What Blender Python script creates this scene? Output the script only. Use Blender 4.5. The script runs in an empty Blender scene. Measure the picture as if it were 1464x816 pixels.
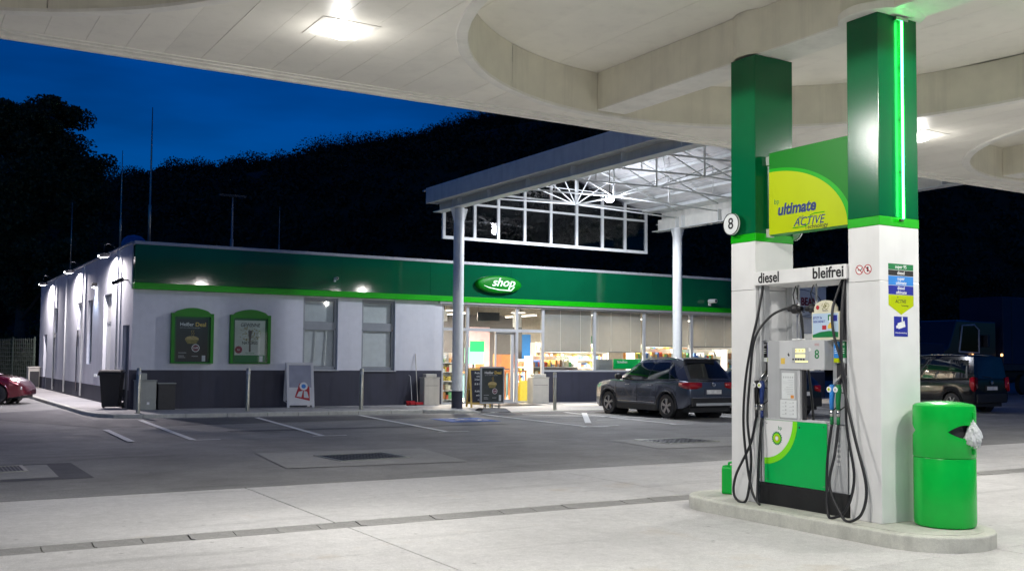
import bpy, math, random
import numpy as np
from mathutils import Vector, Matrix, noise
random.seed(7); R=math.radians; PI=math.pi
sc=bpy.context.scene; COL=sc.collection
# ------------------------------------------------------------------ camera
cam=bpy.data.cameras.new('camera'); camo=bpy.data.objects.new('camera',cam); COL.objects.link(camo)
cam.sensor_width=36; cam.lens=35.994; cam.clip_start=.1; cam.clip_end=3000
cam.shift_x=0; cam.shift_y=29.69/1464
YAW,PITCH,ROLL=-0.540744,0.0509608,0.00889084
fwd=Vector((-math.sin(YAW)*math.cos(PITCH),math.cos(YAW)*math.cos(PITCH),math.sin(PITCH)))
rt=Vector((math.cos(YAW),math.sin(YAW),0)); up=rt.cross(fwd)
c,s=math.cos(ROLL),math.sin(ROLL); rt,up=rt*c+up*s,-rt*s+up*c
M=Matrix((rt,up,-fwd)).transposed().to_4x4(); M.translation=(0,0,1.62)
camo.matrix_world=M; sc.camera=camo
# ------------------------------------------------------------------ world: dusk, the sun just set behind the viewer
w=bpy.data.worlds.new('World'); sc.world=w; w.use_nodes=True; nt=w.node_tree; N=nt.nodes
bg=N['Background']; sky=N.new('ShaderNodeTexSky'); sky.sky_type='NISHITA'; sky.sun_disc=False
sky.sun_elevation=R(2.6); sky.sun_rotation=R(200); sky.air_density=1.0; sky.dust_density=.3; sky.ozone_density=8.0
tc=N.new('ShaderNodeTexCoord'); ns=N.new('ShaderNodeTexNoise'); ns.inputs['Scale'].default_value=2.2; ns.inputs['Detail'].default_value=5
mp=N.new('ShaderNodeMapping'); mp.inputs['Scale'].default_value=(1,1,4.5)
rp=N.new('ShaderNodeMapRange'); rp.inputs['From Min'].default_value=.40; rp.inputs['From Max'].default_value=.62; rp.inputs['To Min'].default_value=.66; rp.inputs['To Max'].default_value=1.2
ml=N.new('ShaderNodeMix'); ml.data_type='RGBA'; ml.blend_type='MULTIPLY'; ml.inputs[0].default_value=1
nt.links.new(tc.outputs['Generated'],mp.inputs[0]); nt.links.new(mp.outputs[0],ns.inputs['Vector']); nt.links.new(ns.outputs['Fac'],rp.inputs[0])
nt.links.new(sky.outputs[0],ml.inputs[6]); nt.links.new(rp.outputs[0],ml.inputs[7]); nt.links.new(ml.outputs[2],bg.inputs[0])
bg.inputs[1].default_value=.092
sc.view_settings.view_transform='Standard'; sc.view_settings.look='None'; sc.view_settings.gamma=1; sc.view_settings.exposure=.62
sc.render.engine='CYCLES'; sc.cycles.use_denoising=True; sc.cycles.max_bounces=7; sc.cycles.transparent_max_bounces=12; sc.cycles.sample_clamp_indirect=6
sc.cycles.caustics_reflective=False; sc.cycles.caustics_refractive=False
# ------------------------------------------------------------------ materials
def mat(name,col,rough=.5,var=.08,scale=6,bump=0,bscale=60,metal=0,coat=0,spec=.5,em=None,es=0,var2=None,s2=.6,rand=0,alpha=1,trans=0):
    m=bpy.data.materials.new(name); m.use_nodes=True; t=m.node_tree; n=t.nodes; b=n['Principled BSDF']; L=t.links.new
    b.inputs['Roughness'].default_value=rough; b.inputs['Metallic'].default_value=metal
    b.inputs['Coat Weight'].default_value=coat; b.inputs['Coat Roughness'].default_value=.05; b.inputs['Specular IOR Level'].default_value=spec
    c4=(*col,1); b.inputs['Base Color'].default_value=c4
    if var or rand or var2:
        tcn=n.new('ShaderNodeTexCoord'); cur=None
        def fac(scale,det,lo,hi):
            q=n.new('ShaderNodeTexNoise'); q.inputs['Scale'].default_value=scale; q.inputs['Detail'].default_value=det
            L(tcn.outputs['Object'],q.inputs['Vector']); r=n.new('ShaderNodeMapRange'); r.inputs['From Min'].default_value=.32; r.inputs['From Max'].default_value=.68
            r.inputs['To Min'].default_value=lo; r.inputs['To Max'].default_value=hi; L(q.outputs['Fac'],r.inputs[0]); return r.outputs[0]
        outs=[]
        if var: outs.append(fac(scale,5,1-var,1+var))
        if var2: outs.append(fac(s2,3,1-var2,1+var2))
        if rand:
            oi=n.new('ShaderNodeObjectInfo'); r=n.new('ShaderNodeMapRange'); r.inputs['To Min'].default_value=1-rand; r.inputs['To Max'].default_value=1+rand
            L(oi.outputs['Random'],r.inputs[0]); outs.append(r.outputs[0])
        o=outs[0]
        for p in outs[1:]:
            mm=n.new('ShaderNodeMath'); mm.operation='MULTIPLY'; L(o,mm.inputs[0]); L(p,mm.inputs[1]); o=mm.outputs[0]
        vm=n.new('ShaderNodeVectorMath'); vm.operation='SCALE'; vm.inputs[0].default_value=col; L(o,vm.inputs['Scale']); L(vm.outputs[0],b.inputs['Base Color'])
        if bump:
            q=n.new('ShaderNodeTexNoise'); q.inputs['Scale'].default_value=bscale; q.inputs['Detail'].default_value=4; L(tcn.outputs['Object'],q.inputs['Vector'])
            bp=n.new('ShaderNodeBump'); bp.inputs['Strength'].default_value=bump; bp.inputs['Distance'].default_value=.02; L(q.outputs['Fac'],bp.inputs['Height']); L(bp.outputs[0],b.inputs['Normal'])
    if em: b.inputs['Emission Color'].default_value=(*em,1); b.inputs['Emission Strength'].default_value=es
    if trans: b.inputs['Transmission Weight'].default_value=trans
    return m
def glass(name,tint=(.9,.95,.95),base=.045):
    m=bpy.data.materials.new(name); m.use_nodes=True; t=m.node_tree; n=t.nodes; n.clear(); L=t.links.new
    o=n.new('ShaderNodeOutputMaterial'); mx=n.new('ShaderNodeMixShader'); tr=n.new('ShaderNodeBsdfTransparent'); gl=n.new('ShaderNodeBsdfGlossy'); lw=n.new('ShaderNodeLayerWeight'); lw.inputs[0].default_value=.5
    p=n.new('ShaderNodeMath'); p.operation='POWER'; p.inputs[1].default_value=5; q=n.new('ShaderNodeMath'); q.operation='MULTIPLY_ADD'; q.inputs[1].default_value=.9; q.inputs[2].default_value=base
    gl.inputs['Roughness'].default_value=.02; tr.inputs[0].default_value=(*tint,1); L(lw.outputs['Facing'],p.inputs[0]); L(p.outputs[0],q.inputs[0]); L(q.outputs[0],mx.inputs[0]); L(tr.outputs[0],mx.inputs[1]); L(gl.outputs[0],mx.inputs[2]); L(mx.outputs[0],o.inputs[0]); return m
def emis(name,col,st):
    m=bpy.data.materials.new(name); m.use_nodes=True; t=m.node_tree; n=t.nodes; n.clear(); o=n.new('ShaderNodeOutputMaterial'); e=n.new('ShaderNodeEmission')
    e.inputs[0].default_value=(*col,1); e.inputs[1].default_value=st; t.links.new(e.outputs[0],o.inputs[0]); return m
def ground_mat(name,base,speck,patchamt,stain=None,rough=.8,marks=.16):
    m=bpy.data.materials.new(name); m.use_nodes=True; t=m.node_tree; n=t.nodes; b=n['Principled BSDF']; L=t.links.new
    tcn=n.new('ShaderNodeTexCoord'); b.inputs['Roughness'].default_value=rough
    def nz(s,d=4,ro=.6):
        q=n.new('ShaderNodeTexNoise'); q.inputs['Scale'].default_value=s; q.inputs['Detail'].default_value=d; q.inputs['Roughness'].default_value=ro; L(tcn.outputs['Object'],q.inputs['Vector']); return q.outputs['Fac']
    def mr(x,a,bb,c0,d0):
        r=n.new('ShaderNodeMapRange'); r.inputs['From Min'].default_value=a; r.inputs['From Max'].default_value=bb; r.inputs['To Min'].default_value=c0; r.inputs['To Max'].default_value=d0; L(x,r.inputs[0]); return r.outputs[0]
    def mul(a,bb):
        q=n.new('ShaderNodeMath'); q.operation='MULTIPLY'; L(a,q.inputs[0]); L(bb,q.inputs[1]); return q.outputs[0]
    f=mul(mr(nz(160,2,.8),.3,.7,1-speck,1+speck),mr(nz(.45,6,.65),.3,.7,1-patchamt,1+patchamt))
    f=mul(f,mr(nz(9,5,.7),.3,.7,.9,1.1)); f=mul(f,mr(nz(38,3,.8),.3,.7,1-speck*.5,1+speck*.5))
    mpn=n.new('ShaderNodeMapping'); mpn.inputs['Scale'].default_value=(.22,2.3,1); L(tcn.outputs['Object'],mpn.inputs[0]); q=n.new('ShaderNodeTexNoise'); q.inputs['Scale'].default_value=1.1; q.inputs['Detail'].default_value=4; L(mpn.outputs[0],q.inputs['Vector']); f=mul(f,mr(q.outputs['Fac'],.58,.74,1,1-marks))
    vo=n.new('ShaderNodeTexVoronoi'); vo.inputs['Scale'].default_value=2.6; vo.inputs['Randomness'].default_value=1; L(tcn.outputs['Object'],vo.inputs['Vector']); f=mul(f,mr(vo.outputs['Distance'],.03,.07,1-marks*1.7,1)); f=mul(f,mr(nz(1.9,6,.75),.66,.74,1,1-marks*1.3))
    oi=n.new('ShaderNodeObjectInfo'); f=mul(f,mr(oi.outputs['Random'],0,1,.93,1.05))
    vm=n.new('ShaderNodeVectorMath'); vm.operation='SCALE'; vm.inputs[0].default_value=base; L(f,vm.inputs['Scale']); colr=vm.outputs[0]
    if stain:
        mx=n.new('ShaderNodeMix'); mx.data_type='RGBA'; L(mr(nz(.9,5,.6),.60,.75,0,.55),mx.inputs[0]); L(colr,mx.inputs[6]); mx.inputs[7].default_value=(*stain,1); colr=mx.outputs[2]
    L(colr,b.inputs['Base Color'])
    bp=n.new('ShaderNodeBump'); bp.inputs['Strength'].default_value=.6; bp.inputs['Distance'].default_value=.012; L(nz(90,4,.8),bp.inputs['Height']); L(bp.outputs[0],b.inputs['Normal'])
    L(mr(nz(2.5,4),.3,.7,rough-.12,rough+.08),b.inputs['Roughness'])
    return m
G={}
G['asphalt']=ground_mat('asphalt',(.25,.247,.236),.5,.30,marks=.26)
G['asphalt_dark']=ground_mat('asphalt_dark',(.115,.115,.122),.45,.2)
G['concrete']=ground_mat('concrete',(.575,.565,.55),.20,.15,(.42,.34,.25),marks=.22)
G['concrete_old']=ground_mat('concrete_old',(.36,.355,.335),.18,.2)
G['drain']=ground_mat('drain_concrete',(.30,.295,.28),.2,.16)
G['kerb']=ground_mat('kerb_concrete',(.62,.62,.55),.12,.14,(.42,.40,.30))
G['pave']=ground_mat('paving',(.42,.41,.40),.14,.12)
G['joint']=mat('joint',(.03,.03,.028),.95)
G['line']=mat('road_paint',(.78,.78,.76),.75,.16,14)
G['bluepaint']=mat('blue_road_paint',(.03,.12,.45),.7,.18,10)
G['soffit']=mat('soffit_board',(.89,.86,.78),.42,.04,1.2,.04,30,rand=.035,var2=.06,s2=.35)
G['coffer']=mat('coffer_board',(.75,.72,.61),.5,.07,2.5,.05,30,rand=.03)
G['rim']=mat('rim_white',(.84,.82,.76),.4,.05,4)
G['white']=mat('white_metal',(.80,.80,.79),.28,.025,3,var2=.04,s2=1.5)
G['white_steel']=mat('white_steel',(.82,.85,.84),.4,.05,5)
G['steel_grey']=mat('pale_steel',(.86,.85,.78),.4,.05,4)
G['dgreen']=mat('dark_green_metal',(.001,.115,.04),.17,.05,2,.05,70,spec=.32)
G['dgreen2']=mat('dark_green_fascia',(.002,.10,.04),.07,.06,1.2)
G['lime']=mat('bright_green_strip',(.008,.42,.004),.35,.05,4,spec=.25)
G['pgreen']=mat('pump_green',(.001,.47,.095),.28,.03,3,spec=.3)
G['arc']=mat('lime_arc',(.22,.80,.01),.35,.03,3)
G['bingreen']=mat('bin_green',(.001,.45,.048),.27,.06,5,.02,50,spec=.4)
G['yellow']=mat('lime_yellow',(.47,.58,.0),.4,.03,3,spec=.2)
G['signgreen']=mat('sign_green',(.001,.20,.008),.4,.03,3,spec=.2)
G['cabinet']=mat('cabinet_green',(.008,.21,.008),.4,.05,4,spec=.25)
G['navy']=mat('navy_print',(.008,.03,.16),.5,0)
G['blue']=mat('blue_print',(.01,.02,.32),.45,.03)
G['sky_blue']=mat('light_blue_print',(.03,.25,.72),.45,.03)
G['black']=mat('black_print',(.012,.012,.013),.5,.05)
G['greenprint']=mat('green_print',(.0,.20,.05),.5,.03)
G['red']=mat('red_print',(.5,.02,.03),.5,.03)
G['cream']=mat('cream_card',(.75,.72,.55),.6,.04)
G['paper']=mat('paper',(.74,.77,.77),.55,.04)
G['palegrey']=mat('pale_grey_print',(.50,.52,.53),.6,.1)
G['whiteprint']=mat('white_print',(.85,.86,.85),.5,0)
G['yellowprint']=mat('yellow_print',(.8,.55,.1),.5,.05)
G['orange']=mat('orange_goods',(.7,.28,.05),.5,.15)
G['pump_grey']=mat('pump_grey',(.46,.47,.48),.33,.04,4)
G['pump_light']=mat('pump_light_grey',(.60,.61,.62),.33,.04,4)
G['dark']=mat('dark_metal',(.03,.03,.033),.45,.15,8)
G['plinth']=mat('pump_plinth',(.012,.012,.013),.55,.2,6,.15,25)
G['rubber']=mat('black_rubber',(.018,.018,.02),.42,.12,30)
G['steel']=mat('stainless_steel',(.55,.55,.54),.25,.06,8,metal=1)
G['render']=mat('white_render',(.66,.68,.73),.8,.035,5,.12,90,var2=.05,s2=.5)
G['plinth_wall']=mat('anthracite_wall',(.036,.039,.062),.6,.07,3,.05,60,var2=.1)
G['win_grey']=mat('window_frame_grey',(.25,.275,.30),.4,.05)
G['alu']=mat('aluminium_frame',(.46,.48,.50),.35,.05,6)
G['blind']=mat('blind_slat',(.74,.75,.75),.5,.06,6)
G['glass']=glass('shop_glass',(.96,.98,.98)); G['darkglass']=glass('tinted_glass',(.42,.44,.46)); G['carglass']=glass('car_glass',(.16,.2,.19),1.55)
G['curtain']=mat('curtain',(.75,.75,.72),.8,.08,12)
G['int_wall']=mat('interior_wall',(.75,.70,.62),.7,.05)
G['int_dark']=mat('interior_dark_wall',(.05,.05,.055),.6,.1)
G['int_floor']=mat('floor_tile',(.60,.57,.52),.3,.06)
G['wood']=mat('chair_wood',(.42,.17,.06),.45,.15,9)
G['goods']=None
G['lamp']=emis('lamp_glass',(1,.97,.92),11); G['lampcool']=emis('cool_lamp_glass',(.88,.88,1),45)
G['lampsmall']=emis('small_lamp_glass',(1,1,.97),14)
G['neon']=emis('green_tube',(.05,1,.16),17)
G['display']=emis('lit_display',(1,.85,.38),1.0)
G['tail']=mat('tail_lamp',(.35,.005,.01),.15,.1,30,coat=.5)
G['amber']=emis('amber_lamp',(1,.5,.2),2.5)
G['suvpaint']=mat('grey_blue_paint',(.10,.11,.145),.26,.03,3,metal=.55,coat=1)
G['blackpaint']=mat('black_paint',(.006,.006,.007),.2,.05,metal=.1,coat=.6)
G['redpaint']=mat('red_paint',(.11,.004,.014),.25,.03,metal=.3,coat=1)
G['darkblue']=mat('dark_blue_paint',(.012,.016,.03),.25,.03,metal=.3,coat=1)
G['cladding']=mat('black_plastic',(.02,.02,.021),.55,.1,20)
G['chrome']=mat('chrome',(.75,.75,.75),.12,.03,metal=1)
G['rim_metal']=mat('alloy_rim',(.62,.58,.53),.38,.05,metal=.35)
G['tarp']=mat('blue_tarpaulin',(.010,.016,.05),.5,.12,2)
G['bark']=mat('bark',(.10,.08,.06),.9,.2,6,.4,12)
G['leaf']=mat('foliage',(.035,.06,.022),.6,.35,.8,rand=.1)
G['leaf2']=mat('hill_foliage',(.02,.032,.018),.8,.4,.15)
G['hill']=mat('hillside',(.02,.03,.016),.95,.3,.1)
G['bag']=mat('plastic_bag',(.86,.89,.90),.3,.04,20,.5,45,trans=.25)
G['chalk']=mat('chalkboard',(.018,.02,.035),.7,.3,6)
G['chalkwood']=mat('pine_frame',(.55,.38,.10),.5,.12,8)
G['beige']=mat('beige_metal',(.52,.50,.44),.45,.05)
G['sagegrey']=mat('sage_box',(.36,.38,.34),.5,.06)
G['brass']=mat('galvanised',(.42,.42,.36),.35,.1,8,metal=.8)
def streaks(m,amt,sx=5,sz=.35):
    t=m.node_tree; n=t.nodes; L=t.links.new; b=n['Principled BSDF']; tcn=n.new('ShaderNodeTexCoord'); mpn=n.new('ShaderNodeMapping'); mpn.inputs['Scale'].default_value=(sx,sx,sz); q=n.new('ShaderNodeTexNoise'); q.inputs['Scale'].default_value=1; q.inputs['Detail'].default_value=6; q.inputs['Roughness'].default_value=.65
    L(tcn.outputs['Object'],mpn.inputs[0]); L(mpn.outputs[0],q.inputs['Vector']); r=n.new('ShaderNodeMapRange'); r.inputs['From Min'].default_value=.5; r.inputs['From Max'].default_value=.75; r.inputs['To Min'].default_value=1; r.inputs['To Max'].default_value=1-amt; L(q.outputs['Fac'],r.inputs[0])
    src=b.inputs['Base Color'].links[0].from_socket; v=n.new('ShaderNodeVectorMath'); v.operation='SCALE'; L(src,v.inputs[0]); L(r.outputs[0],v.inputs['Scale']); L(v.outputs[0],b.inputs['Base Color'])
for k_,a_ in (('render',.07),('plinth_wall',.35),('white',.05),('coffer',.14),('soffit',.07),('kerb',.2),('pump_grey',.12),('pump_light',.1),('rim',.12),('steel_grey',.15),('white_steel',.1),('beige',.2),('sagegrey',.2),('plinth',.5)): streaks(G[k_],a_)
# ------------------------------------------------------------------ mesh helper
class MB:
    def __init__(s): s.v=[]; s.f=[]; s.mi=[]
    def add(s,vs,fs,mi=0):
        o=len(s.v); s.v+= [tuple(p) for p in vs]; s.f+=[tuple(i+o for i in f) for f in fs]; s.mi+=[mi]*len(fs); return s
    def box(s,x0,x1,y0,y1,z0,z1,mi=0):
        if x0>x1:x0,x1=x1,x0
        if y0>y1:y0,y1=y1,y0
        if z0>z1:z0,z1=z1,z0
        return s.add([(x0,y0,z0),(x1,y0,z0),(x1,y1,z0),(x0,y1,z0),(x0,y0,z1),(x1,y0,z1),(x1,y1,z1),(x0,y1,z1)],
            [(3,2,1,0),(4,5,6,7),(0,1,5,4),(1,2,6,5),(2,3,7,6),(3,0,4,7)],mi)
    def prism(s,poly,ax,a0,a1,mi=0):
        n=len(poly)
        def P(p,a): return {'x':(a,p[0],p[1]),'y':(p[0],a,p[1]),'z':(p[0],p[1],a)}[ax]
        vs=[P(p,a0) for p in poly]+[P(p,a1) for p in poly]
        fs=[tuple(range(n)),tuple(range(2*n-1,n-1,-1))]+[(i,n+i,n+(i+1)%n,(i+1)%n) for i in range(n)]
        area=sum(poly[i][0]*poly[(i+1)%n][1]-poly[(i+1)%n][0]*poly[i][1] for i in range(n))
        flip=(area>0)==(a1>a0)
        if ax=='y': flip=not flip
        if not flip: fs=[f[::-1] for f in fs]
        return s.add(vs,fs,mi)
    def tube(s,pts,r,n=8,mi=0,caps=True):
        P=[Vector(p) for p in pts]; rs=r if isinstance(r,(list,tuple)) else [r]*len(P); vs=[]; prev=None
        for i,p in enumerate(P):
            d=(P[min(i+1,len(P)-1)]-P[max(i-1,0)]).normalized()
            if prev is None: a=Vector((0,0,1)) if abs(d.z)<.9 else Vector((1,0,0)); u=d.cross(a).normalized()
            else: u=(prev-d*prev.dot(d)).normalized()
            prev=u; q=d.cross(u)
            for k in range(n):
                t=2*PI*k/n; vs.append(p+(u*math.cos(t)+q*math.sin(t))*rs[i])
        fs=[]
        for i in range(len(P)-1):
            for k in range(n): fs.append((i*n+k,i*n+(k+1)%n,(i+1)*n+(k+1)%n,(i+1)*n+k))
        if caps: fs+=[tuple(range(n-1,-1,-1)),tuple(range((len(P)-1)*n,len(P)*n))]
        return s.add(vs,fs,mi)
    def lathe(s,c,prof,n=24,ax='z',mi=0,a0=0,a1=2*PI,caps=False):
        full=abs(a1-a0-2*PI)<1e-6; m=n if full else n+1; vs=[]
        for (r,h) in prof:
            for k in range(m):
                t=a0+(a1-a0)*k/n; u,v=r*math.cos(t),r*math.sin(t)
                vs.append({'z':(c[0]+u,c[1]+v,c[2]+h),'x':(c[0]+h,c[1]+u,c[2]+v),'y':(c[0]+v,c[1]+h,c[2]+u)}[ax])
        fs=[]
        for i in range(len(prof)-1):
            for k in range(n):
                k2=(k+1)%m; fs.append((i*m+k,i*m+k2,(i+1)*m+k2,(i+1)*m+k))
        if full and caps:
            if prof[0][0]>1e-6: fs.append(tuple(range(m-1,-1,-1)))
            if prof[-1][0]>1e-6: fs.append(tuple(range((len(prof)-1)*m,len(prof)*m)))
        return s.add(vs,fs,mi)
    def grid(s,fn,nu,nv,mi=0,flip=False):
        vs=[fn(i/nu,j/nv) for j in range(nv+1) for i in range(nu+1)]; fs=[]
        for j in range(nv):
            for i in range(nu):
                a=j*(nu+1)+i; q=(a,a+1,a+nu+2,a+nu+1); fs.append(q[::-1] if flip else q)
        return s.add(vs,fs,mi)
    def mesh(s,name,mats,smooth=False):
        me=bpy.data.meshes.new(name); me.from_pydata(s.v,[],s.f)
        for m in (mats if isinstance(mats,(list,tuple)) else [mats]): me.materials.append(m)
        if any(s.mi): me.polygons.foreach_set('material_index',s.mi)
        if smooth: me.polygons.foreach_set('use_smooth',[True]*len(me.polygons))
        me.update(); return me
    def build(s,name,mats,parent=None,smooth=False,bevel=0,seg=2,auto=None):
        me=s.mesh(name,mats,smooth or auto is not None)
        if auto is not None: me.set_sharp_from_angle(angle=R(auto))
        return link(name,me,parent,bevel,seg)
def link(name,me,parent=None,bevel=0,seg=2):
    o=bpy.data.objects.new(name,me); COL.objects.link(o)
    if parent is not None: par(o,parent)
    if bevel:
        b=o.modifiers.new('bevel','BEVEL'); b.width=bevel; b.segments=seg; b.limit_method='ANGLE'; b.angle_limit=R(35)
    return o
def wm(o):
    m=o.matrix_basis.copy()
    return (wm(o.parent)@o.matrix_parent_inverse@m) if o.parent else m
def par(o,p):
    o.parent=p; o.matrix_parent_inverse=wm(p).inverted()
def tag(o,label=None,cat=None,group=None,kind=None):
    if label:o['label']=label
    if cat:o['category']=cat
    if group:o['group']=group
    if kind:o['kind']=kind
    return o
def thing(name,label,cat,loc=(0,0,0),rz=0,group=None):
    o=bpy.data.objects.new(name,None); COL.objects.link(o); o.empty_display_size=.1; o.location=loc; o.rotation_euler=(0,0,rz); return tag(o,label,cat,group)
def struct(o): o['kind']='structure'; return o
def copy_tree(o,parent=None):
    c=o.copy(); COL.objects.link(c)
    if parent is not None: c.parent=parent
    for ch in o.children: copy_tree(ch,c)
    return c
def text(s,size,m,parent,o,xd,zd,ext=.0015,bold=0,shear=0,align='CENTER',sx=1,name='lettering'):
    cu=bpy.data.curves.new('t','FONT'); cu.body=s; cu.size=size; cu.extrude=ext; cu.offset=bold; cu.shear=shear; cu.align_x=align; cu.align_y='CENTER'; cu.resolution_u=3
    ob=bpy.data.objects.new('t',cu); me=bpy.data.meshes.new_from_object(ob); bpy.data.objects.remove(ob); bpy.data.curves.remove(cu)
    x=Vector(xd).normalized(); z=Vector(zd).normalized(); y=x.cross(z)*1.0
    X=Matrix((x*sx,z,x.cross(z))).transposed().to_4x4(); X.translation=Vector(o); me.transform(X); me.name=name
    me.materials.clear(); me.materials.append(m); return link(name,me,parent)
def arc(cx,cy,r,a0,a1,n): return [(cx+r*math.cos(a0+(a1-a0)*i/n),cy+r*math.sin(a0+(a1-a0)*i/n)) for i in range(n+1)]
def lamp(name,kind,loc,power,col,size=.3,rot=(0,0,0),shape='DISK',parent=None,spread=180,blend=.5,ang=120):
    l=bpy.data.lights.new(name,kind); l.energy=power; l.color=col
    if kind=='AREA': l.shape=shape; l.size=size; l.spread=R(spread)
    elif kind=='SPOT': l.shadow_soft_size=size; l.spot_size=R(ang); l.spot_blend=blend
    else: l.shadow_soft_size=size
    o=bpy.data.objects.new(name,l); COL.objects.link(o); o.location=loc; o.rotation_euler=rot
    if parent: par(o,parent)
    return o
CAN_P=470; SHOP_P=320; PEND_P=880
G['lampsign']=emis('lit_lettering',(.8,1,.9),1.3); G['lampshop']=emis('shop_diffuser',(1,.9,.78),6)
G['roofboard']=mat('roof_board_white',(.74,.74,.74),.6,.06,5,rand=.05); G['screenglass']=glass('screen_glass',(.72,.72,.74),.03); G['lens']=mat('lamp_lens',(.6,.62,.65),.08,.02,spec=.8)
G['carglass2']=mat('car_window',(.008,.010,.011),.03,0,spec=.7,coat=.4); G['plate']=mat('number_plate',(.7,.7,.7),.4,.18,9)
def blind_mat():
    m=mat('blind_slat_lit',(.25,.265,.265),.45,.05,6); t=m.node_tree; n=t.nodes; b=n['Principled BSDF']; tr=n.new('ShaderNodeBsdfTranslucent'); tr.inputs[0].default_value=(.50,.46,.40,1); mx=n.new('ShaderNodeMixShader'); mx.inputs[0].default_value=.10
    t.links.new(b.outputs[0],mx.inputs[1]); t.links.new(tr.outputs[0],mx.inputs[2]); t.links.new(mx.outputs[0],n['Material Output'].inputs[0]); return m
G['fence']=mat('fence_green',(.10,.13,.10),.5,.1)
G['aboard']=G['white']
mblind=blind_mat()
# ================================================================== GROUND
AY=12.62                                             # concrete forecourt ends here
b=MB(); X0,X1,Y0,Y1=-12,40,-8,AY
for (x0,x1,y0,y1) in ((-900,X0,-300,1500),(X1,1400,-300,1500),(X0,X1,-300,Y0),(X0,X1,Y1,1500)):
    b.add([(x0,y0,0),(x1,y0,0),(x1,y1,0),(x0,y1,0)],[(0,1,2,3)])
b.add([(X0,Y0,-.10),(X1,Y0,-.10),(X1,Y1,-.10),(X0,Y1,-.10)],[(0,1,2,3)],1)
for q in (((X0,Y0),(X1,Y0)),((X1,Y0),(X1,Y1)),((X1,Y1),(X0,Y1)),((X0,Y1),(X0,Y0))):
    b.add([(*q[0],-.1),(*q[1],-.1),(*q[1],0),(*q[0],0)],[(0,1,2,3)],1)
ground=struct(b.build('ground',[G['asphalt'],G['joint']]))
fore=struct(thing('forecourt_paving',None,None,(0,0,0)))
xs=[-12,-5.25,-.75,3.75,8.28,12.75,17.25,21.75,26.25,30.75,35.25,40]; ys=[(-8,-3.4),(-3.4,1.1),(1.1,5.56),(5.56,9.24),(9.60,AY-.012)]
g=.006
for i in range(len(xs)-1):
    for (y0,y1) in ys:
        dz=random.uniform(-.003,.0)
        MB().box(xs[i]+g,xs[i+1]-g,y0+g,y1-g,-.09,.003+dz).build('concrete_slab',G['concrete'],fore,bevel=.006,seg=1)
# drainage channel of precast blocks, dished a little
bm=MB(); bx=[-.198,.198]
prof=[(-.165,-.002),(-.12,-.004),(0,-.02),(.12,-.004),(.165,-.002)]
vs=[];n=len(prof)
for x in bx:
    for (y,z) in prof: vs.append((x,y,z))
for x in bx: vs+= [(x,-.165,-.09),(x,.165,-.09)]
fs=[(i,n+i,n+i+1,i+1) for i in range(n-1)]
fs+=[(0,1,2,3,4,11,10),(9,8,7,6,5,12,13),(0,10,12,5),(9,13,11,4)]
blockme=bm.add(vs,fs).mesh('drain_block',G['drain'])
drain=tag(thing('drainage_channel',None,None,(0,9.42,0)),kind='structure')
k=0; x=-4.0
while x<26:
    o=link('drain_block',blockme,drain); o.location=(x-drain.location.x+0,0,random.uniform(-.004,.003)); o.matrix_parent_inverse=Matrix(); o.rotation_euler=(random.uniform(-.01,.01),random.uniform(-.006,.006),random.uniform(-.014,.014)); x+=.408
# patches and painted marks on the asphalt
def sheet(name,poly,z,m,kind='structure',label=None):
    o=MB().add([(p[0],p[1],z) for p in poly],[tuple(range(len(poly)))]).build(name,m); o['kind']=kind
    if o.data.polygons[0].normal.z<0: o.data.flip_normals()
    return o
sheet('asphalt_patch',[(1.0,30.5),(3.9,24.3),(5.0,24.3),(11.3,24.9),(26,25.3),(26,27.2),(14,26.2),(4.3,27.2),(4.2,33)],.004,G['asphalt_dark'])
sheet('asphalt_patch',[(-3,14.5),(2.3,14.5),(2.3,16.65),(-3,16.8)],.004,G['asphalt_dark'])
sheet('asphalt_patch',[(6.2,21.9),(13,21.7),(13,22.1),(6.2,22.3)],.004,G['asphalt_dark'])
LZ=[.009]
def line(p,q,wd,name='parking_line'):
    LZ[0]+=.0004
    p,q=Vector((*p,0)),Vector((*q,0)); d=(q-p).normalized(); nrm=Vector((-d.y,d.x,0))*wd/2
    return sheet(name,[(p+nrm)[:2],(p-nrm)[:2],(q-nrm)[:2],(q+nrm)[:2]],LZ[0],G['line'])
for xt,xb in ((5.28,4.95),(8.22,7.55),(11.13,10.42),(14.55,14.25),(17.45,16.9),(20.9,20.3),(24.2,23.6),(27.4,26.8)):
    line((xt,26.75 if xt<14 else 25.9),(xb,20.1),.13); line((xb-.22 if xt>6 else xb,20.05),(xb+.5,20.0),.10)
line((3.93,23.5),(3.82,20.1),.13); line((15.5,25.2),(17.9,22.6),.10); line((17.75,25.3),(15.0,21.2),.16); line((14.0,20.1),(15.2,20.2),.10); line((16,22.2),(19.5,22.0),.09)
sheet('disabled_bay_panel',[(12.05,22.95),(13.45,22.85),(13.6,24.45),(12.2,24.55)],.0085,G['bluepaint'])
wb=MB(); FZ=[.0195]
def flat(poly): FZ[0]+=.0005; wb.add([(p[0],p[1],FZ[0]) for p in poly],[tuple(range(len(poly)))])
cx,cy=12.82,23.7
flat(arc(cx-.05,cy+.55,.13,0,2*PI,12)[:-1]); flat([(cx-.13,cy+.36),(cx+.02,cy+.36),(cx+.06,cy-.1),(cx-.1,cy-.1)])
flat([(cx-.1,cy-.1),(cx+.32,cy-.08),(cx+.32,cy+.03),(cx-.06,cy+.03)]); flat([(cx+.25,cy-.06),(cx+.36,cy-.06),(cx+.48,cy-.5),(cx+.36,cy-.5)]); flat([(cx-.0,cy+.2),(cx+.24,cy+.2),(cx+.24,cy+.28),(cx-.0,cy+.28)])
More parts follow.
